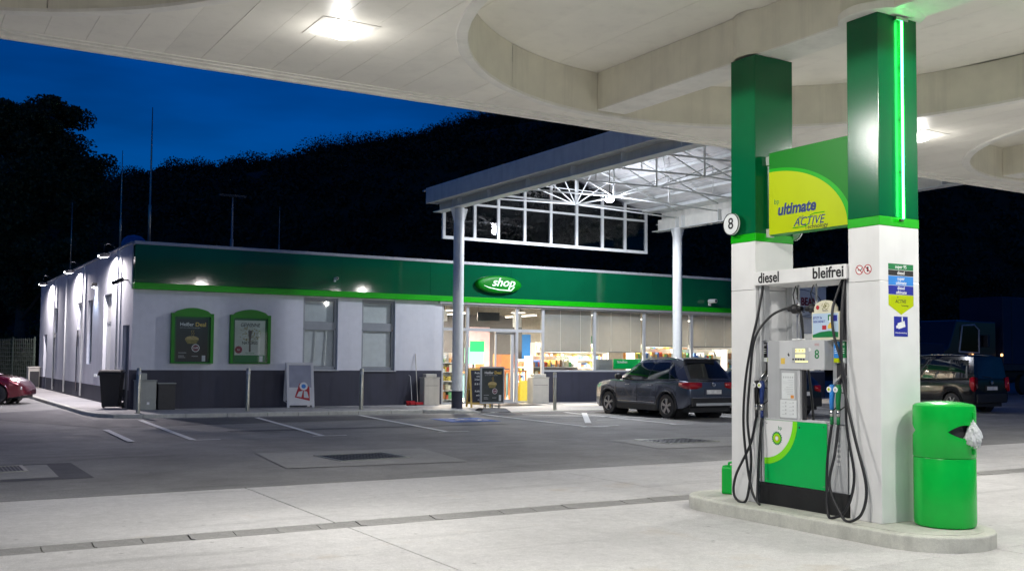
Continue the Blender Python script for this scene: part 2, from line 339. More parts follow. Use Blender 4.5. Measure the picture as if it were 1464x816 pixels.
ring=arc(cx-.02,cy-.22,.36,R(150),R(350),14)+arc(cx-.02,cy-.22,.26,R(350),R(150),14); flat(ring)
o=struct(wb.build('wheelchair_marking',G['line']))
# inspection covers set in concrete pads
def cover(name,label,pad,cov,grate=False):
    t=thing(name,label,'manhole cover' if not grate else 'drain grate',(cov[0][0],cov[0][1],0)); t['group']='covers set in the asphalt'
    p=MB().add([(q[0],q[1],.008) for q in pad],[tuple(range(len(pad)))]).build('concrete_pad',G['concrete_old'],t)
    if p.data.polygons[0].normal.z<0: p.data.flip_normals()
    (x,y),(wx,wy),a=cov; ca,sa=math.cos(a),math.sin(a)
    T=lambda u,v,z:(x+u*ca-v*sa,y+u*sa+v*ca,z)
    def bx(m,u0,u1,v0,v1,z0,z1): m.add([T(u0,v0,z0),T(u1,v0,z0),T(u1,v1,z0),T(u0,v1,z0),T(u0,v0,z1),T(u1,v0,z1),T(u1,v1,z1),T(u0,v1,z1)],[(3,2,1,0),(4,5,6,7),(0,1,5,4),(1,2,6,5),(2,3,7,6),(3,0,4,7)])
    f=MB()
    for (u0,u1,v0,v1) in ((-wx/2-.05,wx/2+.05,-wy/2-.05,-wy/2),(-wx/2-.05,wx/2+.05,wy/2,wy/2+.05),(-wx/2-.05,-wx/2,-wy/2,wy/2),(wx/2,wx/2+.05,-wy/2,wy/2)): bx(f,u0,u1,v0,v1,.0,.018)
    f.build('frame',G['brass'],t)
    l=MB()
    if grate:
        k=-wx/2+.03
        while k<wx/2: bx(l,k,k+.022,-wy/2,wy/2,0,.014); k+=.05
    else:
        bx(l,-wx/2,wx/2,-wy/2,wy/2,0,.012)
        for i in range(9):
            for j in range(7): bx(l,-wx/2+.06+i*(wx-.12)/9,-wx/2+.12+i*(wx-.12)/9,-wy/2+.05+j*(wy-.1)/7,-wy/2+.10+j*(wy-.1)/7,.012,.018)
    l.build('grating' if grate else 'lid',G['dark'],t)
cover('manhole_cover','dark square cover in a pale concrete pad in the middle of the driveway',[(4.9,14.45),(7.75,14.2),(8.1,16.6),(5.2,16.95)],((6.55,15.6),(1.15,.95),.06))
cover('manhole_cover','dark cover in a concrete pad on the asphalt straight before the parked grey car',[(12.0,14.7),(15.6,14.4),(16.2,16.3),(12.3,16.7)],((13.45,15.95),(1.25,.95),.05))
cover('drain_grate','slotted drain grate in a concrete pad at the driveway edge, left of both solid covers',[(-1.2,14.8),(1.9,14.75),(1.95,16.5),(-1.2,16.5)],((1.0,16.05),(1.15,.75),.0),True)
# ================================================================== PAVEMENT IN FRONT OF THE SHOP
S=.10
kp=[(4.25,52.5),(4.3,39),(4.36,33),(4.38,29.8),(4.5,28.6),(4.85,27.9),(5.5,27.6),(8.7,27.35),(11.3,27.25),(13.3,27.15),(14.1,26.75),(15.4,26.55),(19.6,26.85),(26,27.3),(34,27.6)]
pav=tag(thing('pavement',None,None,(0,0,0)),kind='structure')
poly=[(p[0]+.0,p[1]) for p in kp]+[(34,33),(5.9,33),(5.9,52.5)]
inner=[]
P=[Vector((*p,0)) for p in kp]
for i,p in enumerate(P):
    d=(P[min(i+1,len(P)-1)]-P[max(i-1,0)]).normalized(); nn=Vector((-d.y,d.x,0)); inner.append(p+nn*.14)
zt=[S if p.x<14.0 else max(.02,S-.085*min(1,(p.x-14)/1.2)) for p in P]
# slab surface: strips from the kerb back to a level line
sb=MB(); vs=[];fs=[]
for i,p in enumerate(inner):
    if i<4: back=Vector((5.9,p.y,S))
    elif i<7: back=Vector((5.9,30.4+.3*(6-i),S))
    else: back=Vector((p.x,29.2,S))
    vs.append((p.x,p.y,zt[i]-.002)); vs.append(tuple(back))
for i in range(len(inner)-1): fs.append((2*i,2*i+2,2*i+3,2*i+1))
sb.add(vs,fs)
sb.add([(5.9,29.2,S),(34,29.2,S),(34,34,S),(5.9,34,S)],[(0,1,2,3)])
o=sb.build('paving_surface',G['pave'],pav)
import bmesh
bmm=bmesh.new(); bmm.from_mesh(o.data); bmesh.ops.recalc_face_normals(bmm,faces=bmm.faces); bmm.to_mesh(o.data); bmm.free()
for p in o.data.polygons:
    pass
if sum(p.normal.z for p in o.data.polygons)<0: o.data.flip_normals()
# kerb stones about one metre long
def walk(pts,step):
    out=[]; acc=0
    for i in range(len(pts)-1):
        a,bb=pts[i],pts[i+1]; L=(bb-a).length; n=max(1,round(L/step))
        for k in range(n): out.append((a+(bb-a)*(k/n),a+(bb-a)*((k+1)/n),i,k/n,(k+1)/n))
    return out
for a,bb,i,f0,f1 in walk(P,1.0):
    d=(bb-a).normalized(); nn=Vector((-d.y,d.x,0))*.14; a2,b2=a+d*.006,bb-d*.006
    z0=zt[i]+(zt[i+1]-zt[i])*f0; z1=zt[i]+(zt[i+1]-zt[i])*f1
    vs=[(a2.x,a2.y,-.05),(b2.x,b2.y,-.05),(b2.x+nn.x,b2.y+nn.y,-.05),(a2.x+nn.x,a2.y+nn.y,-.05),(a2.x,a2.y,z0),(b2.x,b2.y,z1),(b2.x+nn.x,b2.y+nn.y,z1),(a2.x+nn.x,a2.y+nn.y,z0)]
    MB().add(vs,[(3,2,1,0),(4,5,6,7),(0,1,5,4),(1,2,6,5),(2,3,7,6),(3,0,4,7)]).build('kerb_stone',G['kerb'],pav,bevel=.012,seg=1)
for yy in (31.5,36.0,40.5,45.0): MB().box(4.45,5.66,yy,yy+.012,S+.001,S+.003).build('paving_joint',G['joint'],pav)
xx=7.0
while xx<30: MB().box(xx,xx+.012,27.6 if xx<14 else 28.3,30.05,S+.001,S+.003).build('paving_joint',G['joint'],pav); xx+=2.0
sheet('door_mat',[(16.3,28.6),(18.4,28.6),(18.4,30.0),(16.3,30.0)],S+.012,G['dark'])
# ================================================================== PUMP CANOPY
CX,CY=8.055,7.33; ZS=4.85
canopy=thing('petrol_canopy','wide cream canopy roof with round recesses over the pumps','canopy',(8,7.3,0))
XA,XB,YA,YB=-5.1,27.5,2.2,11.43
cs=[CX-8.77,CX,CX+8.77,CX+17.54]; RC=3.66
def circ_edge(x,sign):
    for c0 in cs:
        if abs(x-c0)<RC: return CY-.08+sign*math.sqrt(RC*RC-(x-c0)**2)
    return None
x=XA
while x<XB-.01:
    x1=min(x+.392,XB); n=6; xsn=[x+.002+(x1-x-.004)*i/n for i in range(n+1)]
    inside=any(circ_edge(v,1) is not None for v in xsn); dz=random.uniform(0,.004)
    for sgn,ye in ((1,YB-.22),(-1,YA+.22)):
        lo=[(v,circ_edge(v,sgn) if circ_edge(v,sgn) is not None else CY-.08) for v in xsn]
        pl=lo+[(xsn[-1],ye),(xsn[0],ye)] if sgn>0 else [(xsn[0],ye),(xsn[-1],ye)]+lo[::-1]
        MB().prism(pl,'z',ZS+dz,ZS+.03).build('soffit_panel',G['soffit'],canopy)
    x=x1
b=MB() # backing above the panels and deck
for c0,sgn in [(c,s_) for c in cs for s_ in (1,-1)]:
    ar=arc(c0,CY-.08,RC+.01,0,PI*sgn,24); e=YB if sgn>0 else YA
    vs=[(p[0],p[1],ZS+.035) for p in ar]+[(p[0],e,ZS+.035) for p in ar]; m=len(ar); b.add(vs,[(i,i+1,m+i+1,m+i) for i in range(m-1)])
pr=XA
for c0 in cs+[None]:
    xl=c0-RC-.01 if c0 is not None else XB
    if xl>pr: b.add([(pr,YA,ZS+.035),(xl,YA,ZS+.035),(xl,YB,ZS+.035),(pr,YB,ZS+.035)],[(0,1,2,3)])
    if c0 is not None: pr=c0+RC+.01
b.build('soffit_backing',G['joint'],canopy)
MB().box(XA+.05,XB-.05,YA+.05,YB-.05,5.50,5.62).build('roof_deck',G['rim'],canopy)
f=MB()
for (a0,a1,c0,c1) in ((XA,XB,YB-.06,YB),(XA,XB,YA,YA+.06),(XA,XA+.06,YA+.06,YB-.06),(XB-.06,XB,YA+.06,YB-.06)): f.box(a0,a1,c0,c1,4.80,5.75)
f.build('fascia',G['rim'],canopy)
f=MB() # stepped edge trim under the fascia
for (a0,a1,c0,c1,z0) in ((XA+.06,XB-.06,YB-.15,YB-.06,4.825),(XA+.06,XB-.06,YB-.22,YB-.15,4.84),(XA+.06,XB-.06,YA+.06,YA+.22,4.83)): f.box(a0,a1,c0,c1,z0,4.90)
f.build('edge_trim',G['rim'],canopy)
for c0 in cs:
    for k in range(12):
        a0,a1=R(30*k)+.0012,R(30*(k+1))-.0012
        m=MB(); ou=arc(c0,CY-.08,RC-.006+random.uniform(-.003,.003),a0,a1,6); vs=[(p[0],p[1],ZS-.005) for p in ou]+[(p[0],p[1],5.40) for p in ou]; q=len(ou)
        m.add(vs,[(i+1,i,q+i,q+i+1) for i in range(q-1)]).build('coffer_panel',G['coffer'],canopy,smooth=True)
    m=MB(); rr=[(RC-.01,ZS+.02),(RC-.01,ZS-.012),(RC+.035,ZS-.02),(RC+.10,ZS-.016),(RC+.115,ZS+.002)]
    m.lathe((c0,CY-.08,0),rr,72).build('coffer_rim',G['rim'],canopy,auto=40)
    x=c0-RC; 
    while x<c0+RC-.01:
        x1=min(x+.915,c0+RC); n=6; v_=[x+.002+(x1-x-.004)*i/n for i in range(n+1)]
        h=lambda v: math.sqrt(max(1e-6,(RC-.005)**2-(v-c0)**2))
        MB().prism([(v,CY-.08-h(v)) for v in v_]+[(v,CY-.08+h(v)) for v in v_[::-1]],'z',5.40+random.uniform(0,.004),5.45).build('ceiling_panel',G['soffit'],canopy); x=x1
    hh=math.sqrt(RC**2-.225**2)-.012
    for sx in (-1,1): MB().box(c0+sx*.225,c0+sx*.205,CY-.08-hh,CY-.08+hh,4.915,5.398).build('beam_side',G['coffer'],canopy)
    MB().box(c0-.2249,c0+.2249,CY-.08-hh,CY-.08+hh,4.90,4.915).build('beam_underside',G['rim'],canopy)
    for yc in (6.53,8.13):
        if yc<7: MB().lathe((c0,yc,0),[(.0,4.897),(.385,4.897),(.40,4.905),(.40,4.975),(.385,4.985)],32).build('column_collar',G['rim'],canopy,auto=40)
        MB().lathe((c0,yc,0),[(.375 if yc<7 else .30,4.916),(.375 if yc<7 else .30,5.398)],32).build('column_head',G['coffer'],canopy,auto=40)
# recessed canopy lamps; near row unseen, the one before the bin added as fill
lg='square lamps in the canopy ceiling'
for lx,ly,lab in ((3.67,9.44,'round glowing lamp in the canopy ceiling, left of the big round recess'),(3.67,4.6,'lamp in the canopy ceiling at the near edge, left of the big recess'),(12.44,9.44,'glowing canopy lamp seen just right of the green column with the light tube'),(12.44,4.6,'lamp in the near edge of the canopy ceiling, right of the pump island'),(8.05,2.85,'unseen lamp added at the near canopy edge to brighten the column end and litter bin'),(21.2,9.44,'lamp in the canopy ceiling beyond the right round recess'),(21.2,4.6,'lamp in the near canopy edge beyond the right recess')):
    if True:
        t=thing('canopy_lamp',lab,'ceiling lamp',(lx,ly,4.82),0,lg)
        f=MB()
        for (a0,a1,c0,c1) in ((-.30,.30,-.30,-.24),(-.30,.30,.24,.30),(-.30,-.24,-.24,.24),(.24,.30,-.24,.24)): f.box(lx+a0,lx+a1,ly+c0,ly+c1,4.8455,4.849)
        f.build('frame',G['rim'],t,bevel=.004,seg=1)
        MB().lathe((lx,ly,0),[(0,4.765),(.07,4.77),(.12,4.79),(.15,4.82),(.158,4.849)],24).build('lens',G['lamp'],t,smooth=True)
        lamp('lamp_light','SPOT',(lx,ly,4.755),CAN_P,(1,.975,.93),.10,parent=t,ang=177,blend=.04); lamp('lamp_glow','POINT',(lx,ly,4.60),7,(1,.975,.93),.08,parent=t)
# ================================================================== CANOPY COLUMNS
def column(c0,y0,y1,label,full=True):
    t=thing('canopy_column',label,'column',(c0,(y0+y1)/2,.14),0,'green and white canopy columns'); xa,xb=c0-.279,c0+.279
    MB().box(xa,xb,y0,y1,.14,2.37).build('lower_cladding',G['white'],t,bevel=.006,seg=2)
    MB().box(xa,xb,y0,y1,2.373,2.888).build('middle_cladding',G['white'],t,bevel=.006,seg=2)
    MB().box(xa-.004,xb+.004,y0-.004,y1+.004,2.889,2.975).build('bright_green_band',G['lime'],t,bevel=.004,seg=1)
    MB().box(xa,xb,y0,y1,2.975,4.896).build('green_cladding',G['dgreen'],t,bevel=.006,seg=2)
    return t
colN=column(CX,6.346,6.711,'near green and white column carrying the green light tube and fuel stickers')
colF=column(CX,7.945,8.313,'far green and white column of the pump, with the round number disc')
lb=[('first green and white column of the island beyond the right edge','second green and white column of the island beyond the right edge'),('first column of the last island','second column of the last island')]
for q,c0 in enumerate(cs[2:3]):
    for k,(y0,y1) in enumerate(((6.346,6.711),(7.945,8.313))): column(c0,y0,y1,lb[q][k])
b=MB(); b.box(CX-.225,CX+.02,6.3445,6.3458,4.60,4.62)
MB().box(7.7745,7.7765,6.52,6.62,4.68,4.80).build('access_hatch',G['dgreen'],colN,bevel=.001,seg=1)
# light tube on the near column
t=thing('light_tube','glowing green light tube running up the near column','light tube',(8.07,6.32,2.95))
MB().tube([(8.075,6.312,2.965),(8.075,6.312,4.845)],.0105,10).build('tube',G['neon'],t,smooth=True)
MB().box(7.99,8.16,6.30,6.3455,4.845,4.885).build('holder',G['steel'],t,bevel=.004); MB().box(8.05,8.10,6.322,6.3455,2.945,2.965).build('end_cap',G['dark'],t)
for z in (3.4,3.9,4.4): MB().box(8.066,8.084,6.318,6.3455,z,z+.012).build('clip',G['steel'],t)
# stickers on the near column's end face (y=6.346): a panel is a thin plate
YF=6.346
st=thing('fuel_price_sticker','stack of coloured fuel name stickers ending in a lime arrow','sticker',(8.07,YF,2.05))
def plate(name,x0,x1,z0,z1,m,par_,y=YF,d=.002): return MB().box(x0,x1,y-d,y-.0003,z0,z1).build(name,m,par_)
xa,xb=7.893,8.246
rows=[(2.483,2.538,'greenprint',['super 95']),(2.428,2.478,'black',['diesel']),(2.338,2.423,'sky_blue',['super','ultimate']),(2.250,2.333,'blue',['diesel','ultimate'])]
for z0,z1,m,tx in rows:
    plate('name_panel',xa,xb,z0,z1,G[m],st)
    for k,s_ in enumerate(tx):
        zc=(z0+z1)/2+(.0 if len(tx)==1 else (.020 if k==0 else -.021)); text(s_,.046,G['whiteprint'],st,((xa+xb)/2,YF-.0022,zc),(1,0,0),(0,0,1),.0006,.0006,.25 if s_=='ultimate' else 0)
MB().prism([(xa,2.246),(xb,2.246),(xb,2.15),((xa+xb)/2,2.062),(xa,2.15)],'y',YF-.002,YF-.0003).build('arrow_panel',G['yellow'],st)
text('mit',.018,G['navy'],st,(8.02,YF-.0022,2.225),(1,0,0),(0,0,1),.0006); text('ACTIVE',.045,G['black'],st,(8.06,YF-.0022,2.185),(1,0,0),(0,0,1),.0006,.0004,.25); text('Technology',.022,G['black'],st,(8.12,YF-.0022,2.148),(1,0,0),(0,0,1),.0006)
cs_=thing('camera_notice','dark blue notice with a white camera symbol on the near column','sign',(8.06,YF,1.86))
plate('panel',7.966,8.160,1.858,2.045,G['blue'],cs_)
b=MB(); rotp=lambda x,z,a=R(14):(8.065+x*math.cos(a)-z*math.sin(a),1.965+x*math.sin(a)+z*math.cos(a))
b.prism([rotp(-.045,-.028),rotp(.055,-.028),rotp(.055,.028),rotp(-.045,.028)],'y',YF-.003,YF-.002); b.prism([rotp(-.075,-.012),rotp(-.047,-.02),rotp(-.047,.014),rotp(-.07,.01)],'y',YF-.003,YF-.002); b.prism([(8.074,1.99),(8.088,1.99),(8.088,2.043),(8.074,2.043)],'y',YF-.003,YF-.002)
b.build('camera_symbol',G['whiteprint'],cs_); text('Videoüberwachung',.021,G['whiteprint'],cs_,(8.063,YF-.0022,1.893),(1,0,0),(0,0,1),.0006)
# prohibition signs on the face towards the drive (x=7.776)
XF=CX-.279
for k,(yc,lab) in enumerate(((6.577,'round no smoking sign, the farther of two on the near column'),(6.482,'round no telephone sign, the nearer of two on the near column'))):
    t=thing('prohibition_sign',lab,'sign',(XF,yc,2.484),0,'small round prohibition signs')
    MB().lathe((XF-.0015,yc,2.484),[(0,0),(.046,0),(.046,.001)],28,'x').build('disc',G['whiteprint'],t)
    m=MB(); m.lathe((XF-.002,yc,2.484),[(.038,.0),(.038,-.001),(.046,-.001),(.046,0)],28,'x'); ca=.035
    m.add([(XF-.003,yc+ca*.8,2.484+ca*.9),(XF-.003,yc+ca*.95,2.484+ca*.7),(XF-.003,yc-ca*.8,2.484-ca*.9),(XF-.003,yc-ca*.95,2.484-ca*.7)],[(0,1,2,3)]); m.build('red_ring',G['red'],t)
    m=MB()
    if k==0: m.box(XF-.0022,XF-.0015,yc-.024,yc+.02,2.478,2.486); m.box(XF-.0022,XF-.0015,yc-.028,yc-.02,2.488,2.502)
    else: m.box(XF-.0022,XF-.0015,yc-.010,yc+.010,2.462,2.508)
    m.build('pictogram',G['black'],t)
# number discs of the pump
for (xd,yc,zc,d,lab) in ((7.70,8.225,3.09,-1,'round disc with the number 8 on the drive side of the far column'),(8.395,7.985,3.05,1,'round number disc on the back of the far column, mostly hidden by the sign')):
    t=thing('number_disc',lab,'sign',(xd,yc,zc),0,'round pump number discs')
    MB().lathe((xd,yc,zc),[(0,-.012),(.108,-.012),(.118,-.006),(.118,.012),(0,.012)],36,'x').build('disc',G['paper'],t,auto=30)
    MB().lathe((xd,yc,zc),[(.112,-.0135),(.119,-.0135),(.119,-.006)],36,'x').build('edge_ring',G['black'],t); 
    m=MB(); a,c0=(7.712,XF) if d<0 else (8.334,8.383); m.box(min(a,c0),max(a,c0),yc-.02,yc+.02,zc-.03,zc+.03).build('bracket',G['white'],t)
    text('8',.17,G['black'],t,(xd+d*.0135,yc,zc+.0),(0,d,0),(0,0,1),.001,.002)
# ================================================================== SIGN BETWEEN THE COLUMNS
us=thing('fuel_advert_sign','green and lime yellow fuel advert board hung between the two columns','sign',(7.93,7.3,2.94))
XS=7.87; ya,yb=6.73,7.835; za,zb=2.945,3.815
b=MB(); b.prism([(XS,ya),(XS,yb),(XS+.09,yb+.055),(XS+.16,yb+.055),(XS+.16,ya)],'z',za,zb)
b.build('board',G['signgreen'],us)
def qcirc(r,n=24):  # quarter disc centred on the far bottom corner of the board
    out=[]
    for i in range(n+1):
        a=PI/2*i/n; out.append((yb-r[0]*math.sin(a),za+r[1]*math.cos(a)))
    return out
for nm,r,m,d in (('green_arc',(1.10,.70),'arc2',.0015),('yellow_field',(1.04,.665),'yellow',.003)):
    p=[(yb,za+.001)]+[(y,max(z,za+.001)) for y,z in qcirc(r)]; MB().prism([q for q in p if q[0]>ya-.2],'x',XS-d,XS-d+.0012).build(nm,G['lime'] if m=='arc2' else G[m],us)
MB().add([(XS-.0005,yb+.0005,za),(XS+.0895,yb+.0555,za),(XS+.0895,yb+.0555,za+.66),(XS-.0005,yb+.0005,za+.66)],[(0,1,2,3)]).build('yellow_return',G['yellow'],us)
ydir=(0,-1,0); up_=(0,0,1); XT=XS-.0035
text('bp',.075,G['greenprint'],us,(XT,7.725,3.285),ydir,up_,.001,0,0); text('ultimate',.165,G['navy'],us,(XT,7.455,3.19),ydir,up_,.001,.006,.18,sx=.96)
text('mit',.05,G['navy'],us,(XT,7.385,3.085),ydir,up_,.001); text('ACTIVE',.12,G['navy'],us,(XT,7.29,3.035),ydir,up_,.001,.001,.3); text('Technology',.065,G['black'],us,(XT,7.19,2.975),ydir,up_,.001,.0006)
b=MB(); b.tube([(XT,7.5,2.985),(XT,7.34,2.985),(XT,7.31,2.997),(XT,7.30,3.01)],.005,6); b.tube([(XT,7.28,3.07),(XT,7.26,3.095),(XT,7.22,3.105),(XT,7.08,3.105)],.005,6); b.build('swoosh',G['lime'],us)
for z in (2.955,3.73):
    MB().box(7.93,8.0,yb+.056,7.944,z-.02,z+.07).build('bracket',G['white'],us,bevel=.003)
# ================================================================== ISLAND
isl=thing('pump_island','long rounded concrete island kerb under the pump and columns','kerb island',(CX,7.25,0))
ra=.59
pl=arc(CX,6.10,ra,PI,2*PI,20)+arc(CX,8.43,ra,0,PI,20)
MB().prism(pl,'z',-.05,.135).build('kerb_body',G['kerb'],isl,bevel=.018,seg=3)
pi_=arc(CX,6.10,ra-.10,PI,2*PI,20)+arc(CX,8.43,ra-.10,0,PI,20)
MB().prism(pi_,'z',.13,.1395).build('top_screed',G['kerb'],isl)
# ================================================================== FUEL PUMP
pu=thing('fuel_pump','grey and green fuel pump with four nozzles standing between the two columns','fuel pump',(CX,7.33,.14))
XP=7.80; XB2=8.31
MB().box(XP-.005,XB2+.005,6.745,7.915,.14,.355).build('plinth',G['plinth'],pu,bevel=.004)
b=MB(); b.box(XP+.012,XB2-.012,7.016,7.846,.357,1.0); b.build('cabinet',G['pump_light'],pu,bevel=.006)
# front panel: green with a white quarter and lime arc
MB().box(XP,XP+.011,7.012,7.849,.362,1.012).build('front_panel',G['pgreen'],pu,bevel=.004)
yl,zt_=7.847,1.010
def quarter(ry,rz,n=22): return [(yl-ry*math.sin(PI/2*i/n),zt_-rz*math.cos(PI/2*i/n)) for i in range(n+1)]
MB().prism([(yl,zt_)]+quarter(.455,.455),'x',XP-.0012,XP+.0002).build('lime_arc',G['arc'],pu); MB().prism([(yl,zt_)]+quarter(.395,.392),'x',XP-.0024,XP-.001).build('white_quarter',G['white'],pu)
MB().box(XP-.003,XP+.12,7.012,7.849,1.013,1.03).build('cabinet_top',G['pump_light'],pu,bevel=.004)
for k in range(5): MB().box(XP+.02,XP+.05,7.05+.0+.09*k,7.09+.09*k,1.0301,1.036).build('top_clip',G['white'],pu)
# sunburst emblem
em=MB(); yc,zc=7.668,.827
def star(n,r0,r1,ph=0): 
    o=[]
    for i in range(2*n):
        a=PI*i/n+ph; r=r1 if i%2==0 else r0; o.append((yc-r*math.sin(a),zc+r*math.cos(a)))
    return o
for k,(r0,r1,m,ph) in enumerate(((.062,.074,'greenprint',0),(.048,.058,'arc',PI/18),(.036,.047,'yellow',0),(.018,.026,'whiteprint',PI/18))):
    MB().prism(star(18,r0,r1,ph),'x',XP-.0030-.0008*k,XP-.0024-.0008*k).build('sunburst_emblem',G[m],pu)
text('bp',.055,G['greenprint'],pu,(XP-.0026,7.625,.935),ydir,up_,.0006)
# side bays with nozzle boots
for (y0,y1,tag_) in ((7.848,7.925,'far'),(6.755,7.014,'near')):
    b=MB(); b.box(XP+.02,XB2-.02,y0,y1,.357,1.0); b.build('side_bay',G['pump_grey'],pu,bevel=.004)
for (y0,y1) in ((7.805,7.90),(6.785,7.018)): MB().box(XP+.10,XB2-.25,y0,y1,1.004,1.828).build('nozzle_bay',G['pump_grey'],pu,bevel=.004)
for (y0,y1) in ((7.80,7.862),(7.866,7.925),(6.905,6.962),(6.80,6.86)): MB().box(XP+.085,XP+.099,y0+.006,y1-.006,1.40,1.60).build('boot_recess',G['dark'],pu)
# grade labels over the nozzles
for (y0,y1,m,l2,lt) in ((7.86,7.925,'black','paper','diesel'),(7.795,7.856,'blue','yellow','ultimate'),(6.905,6.965,'sky_blue','yellow','ultimate'),(6.82,6.88,'greenprint','paper','super')):
    MB().box(XP+.055,XP+.075,y0,y1,1.655,1.812).build('grade_label',G[m],pu); MB().box(XP+.053,XP+.0745,y0,y1,1.61,1.652).build('grade_strip',G[l2],pu)
    for z in (1.78,1.77-.03,1.72,1.70): MB().box(XP+.0535,XP+.0545,y0+.012,y1-.012,z,z+.006).build('grade_print',G['whiteprint'],pu)
    text(lt,.018,G['whiteprint'],pu,(XP+.0545,(y0+y1)/2,1.795),ydir,up_,.0005)
# head with display
MB().box(XP-.01,XB2+.01,7.025,7.625,1.535,1.83).build('display_head',G['pump_light'],pu,bevel=.008); MB().box(XP+.0,XP+.10,7.627,7.80,1.014,1.829).build('head_side',G['pump_grey'],pu,bevel=.005)
MB().box(XP+.004,XP+.09,7.40,7.625,1.032,1.533).build('notice_panel',G['pump_grey'],pu,bevel=.004)
MB().box(XP+.01,XP+.05,7.31,7.335,1.032,1.533).build('inner_post',G['dark'],pu); MB().box(XP+.01,XP+.06,7.36,7.398,1.032,1.533).build('inner_post',G['pump_light'],pu)
MB().box(XB2-.06,XB2-.02,7.12,7.16,1.032,1.533).build('inner_post',G['pump_grey'],pu)
b=MB(); b.box(XP-.013,XP-.009,7.225,7.445,1.60,1.755); b.build('display_bezel',G['palegrey'],pu)
MB().box(XP-.0145,XP-.013,7.27,7.40,1.705,1.745).build('display_window',G['display'],pu); MB().box(XP-.0145,XP-.013,7.27,7.40,1.655,1.688).build('display_window',G['display'],pu); MB().box(XP-.0145,XP-.013,7.235,7.40,1.608,1.625).build('display_window',G['display'],pu)
for (y,z) in ((7.39,1.718),(7.345,1.718),(7.30,1.718)): text('0',.028,G['black'],pu,(XP-.015,y,z+.007),ydir,up_,.0004)
for y in (7.43,7.395,7.36,7.325,7.29): MB().box(XP-.0148,XP-.0129,y-.013,y+.01,1.63,1.645).build('price_key',G['black'],pu)
MB().lathe((XP-.0095,7.215,1.735),[(0,0),(.018,0),(.018,-.003),(0,-.003)],18,'x').build('round_button',G['whiteprint'],pu)
text('8',.125,G['greenprint'],pu,(XP-.0105,7.12,1.685),ydir,up_,.001,.0015); 
for z in (1.79,1.775): MB().box(XP-.0106,XP-.0098,7.09,7.15,z,z+.004).build('small_print',G['red'],pu)
MB().prism([(7.49,1.665),(7.515,1.69),(7.50,1.69),(7.50,1.71),(7.48,1.68)],'x',XP-.0108,XP-.0098).build('arrow_print',G['black'],pu)
MB().box(XP-.02,XP+.06,7.33,7.44,1.831,1.846).build('receipt_slot',G['whiteprint'],pu,bevel=.003)
MB().lathe((XP-.0035,7.36,.955),[(0,-.002),(.009,-.002),(.010,.0)],10,'x').build('panel_lock',G['dark'],pu)
for k in range(5): MB().box(XP+.016,XP+.0195,6.86,6.90,.62+.05*k,.645+.05*k).build('vent_slot',G['white'],pu)
for (yy,zz) in ((7.81,.40),(7.05,.40),(7.81,.975),(7.05,.975)): MB().lathe((XP-.0035,yy,zz),[(0,0),(.006,0),(.006,.002)],8,'x').build('panel_screw',G['steel'],pu)
MB().box(XP-.0125,XP-.0098,7.545,7.60,1.59,1.65).build('inspection_sticker',G['yellowprint'],pu); MB().box(XP+.0175,XP+.0198,6.87,6.95,.80+.15,.985).build('type_plate',G['alu'],pu)
# notices
MB().box(XP+.0015,XP+.0038,7.43,7.60,1.235,1.50).build('notice_sheet',G['paper'],pu); MB().box(XP+.0015,XP+.0038,7.40,7.625,1.045,1.225).build('notice_sheet',G['paper'],pu)
b=MB()
for k in range(5): b.box(XP+.0008,XP+.0014,7.445+.03*k,7.463+.03*k,1.445,1.465)
for k in range(9): b.box(XP+.0008,XP+.0014,7.445,7.445+random.uniform(.06,.14),1.425-.018*k,1.429-.018*k)
for r_ in range(4):
    for c_ in range(2): b.box(XP+.0008,XP+.0014,7.44+.1*c_,7.455+.1*c_,1.19-.038*r_,1.207-.038*r_); b.box(XP+.0008,XP+.0014,7.465+.1*c_,7.50+.1*c_,1.19-.038*r_,1.194-.038*r_)
b.build('notice_print',G['palegrey'],pu); b=MB(); b.box(XP+.0008,XP+.0014,7.437,7.48,1.243,1.275); b.build('food_photo',G['orange'],pu)
# frame posts and header
for (y0,y1,m) in ((7.905,7.940,'pump_light'),(7.855,7.903,'pump_grey'),(6.745,6.775,'pump_light'),(6.78,6.835,'dark')):
    for (x0,x1) in ((XP+.02,XP+.09),(XB2-.09,XB2-.02)): MB().box(x0,x1,y0,y1,(1.832 if y0<7.9 and y0>6.76 else .36),2.408).build('frame_post',G[m],pu,bevel=.003)
MB().box(7.735,8.375,6.716,7.942,2.410,2.552).build('header',G['white'],pu,bevel=.008)
text('diesel',.15,G['black'],pu,(7.7335,7.715,2.478),ydir,up_,.001,.0034,sx=.88); text('bleifrei',.15,G['black'],pu,(7.7335,6.925,2.478),ydir,up_,.001,.0034,sx=.95)
# hose masts with rubber pulleys inside the open top
for (y,z,lean) in ((7.60,2.16,.0),(7.36,2.155,.0)):
    b=MB(); b.tube([(8.05,y,1.832),(8.05,y,2.41)],.010,8); b.build('hose_mast',G['pump_grey'],pu,smooth=True); b=MB(); b.tube([(8.03,y+.02,2.40),(7.99,y+.02,2.31),(8.0,y,z+.03)],.006,6); b.build('mast_cable',G['rubber'],pu)
    b=MB(); b.lathe((8.0,y,z),[(0,-.05),(.035,-.045),(.052,-.02),(.05,.02),(.035,.045),(0,.05)],14,'x'); b.lathe((8.0,y,z),[(.026,-.09),(.026,.09)],10,'y'); b.build('hose_pulley',G['rubber'],pu,smooth=True)
MB().box(8.02,8.10,7.28,7.50,1.832,1.90).build('mast_foot',G['pump_grey'],pu)
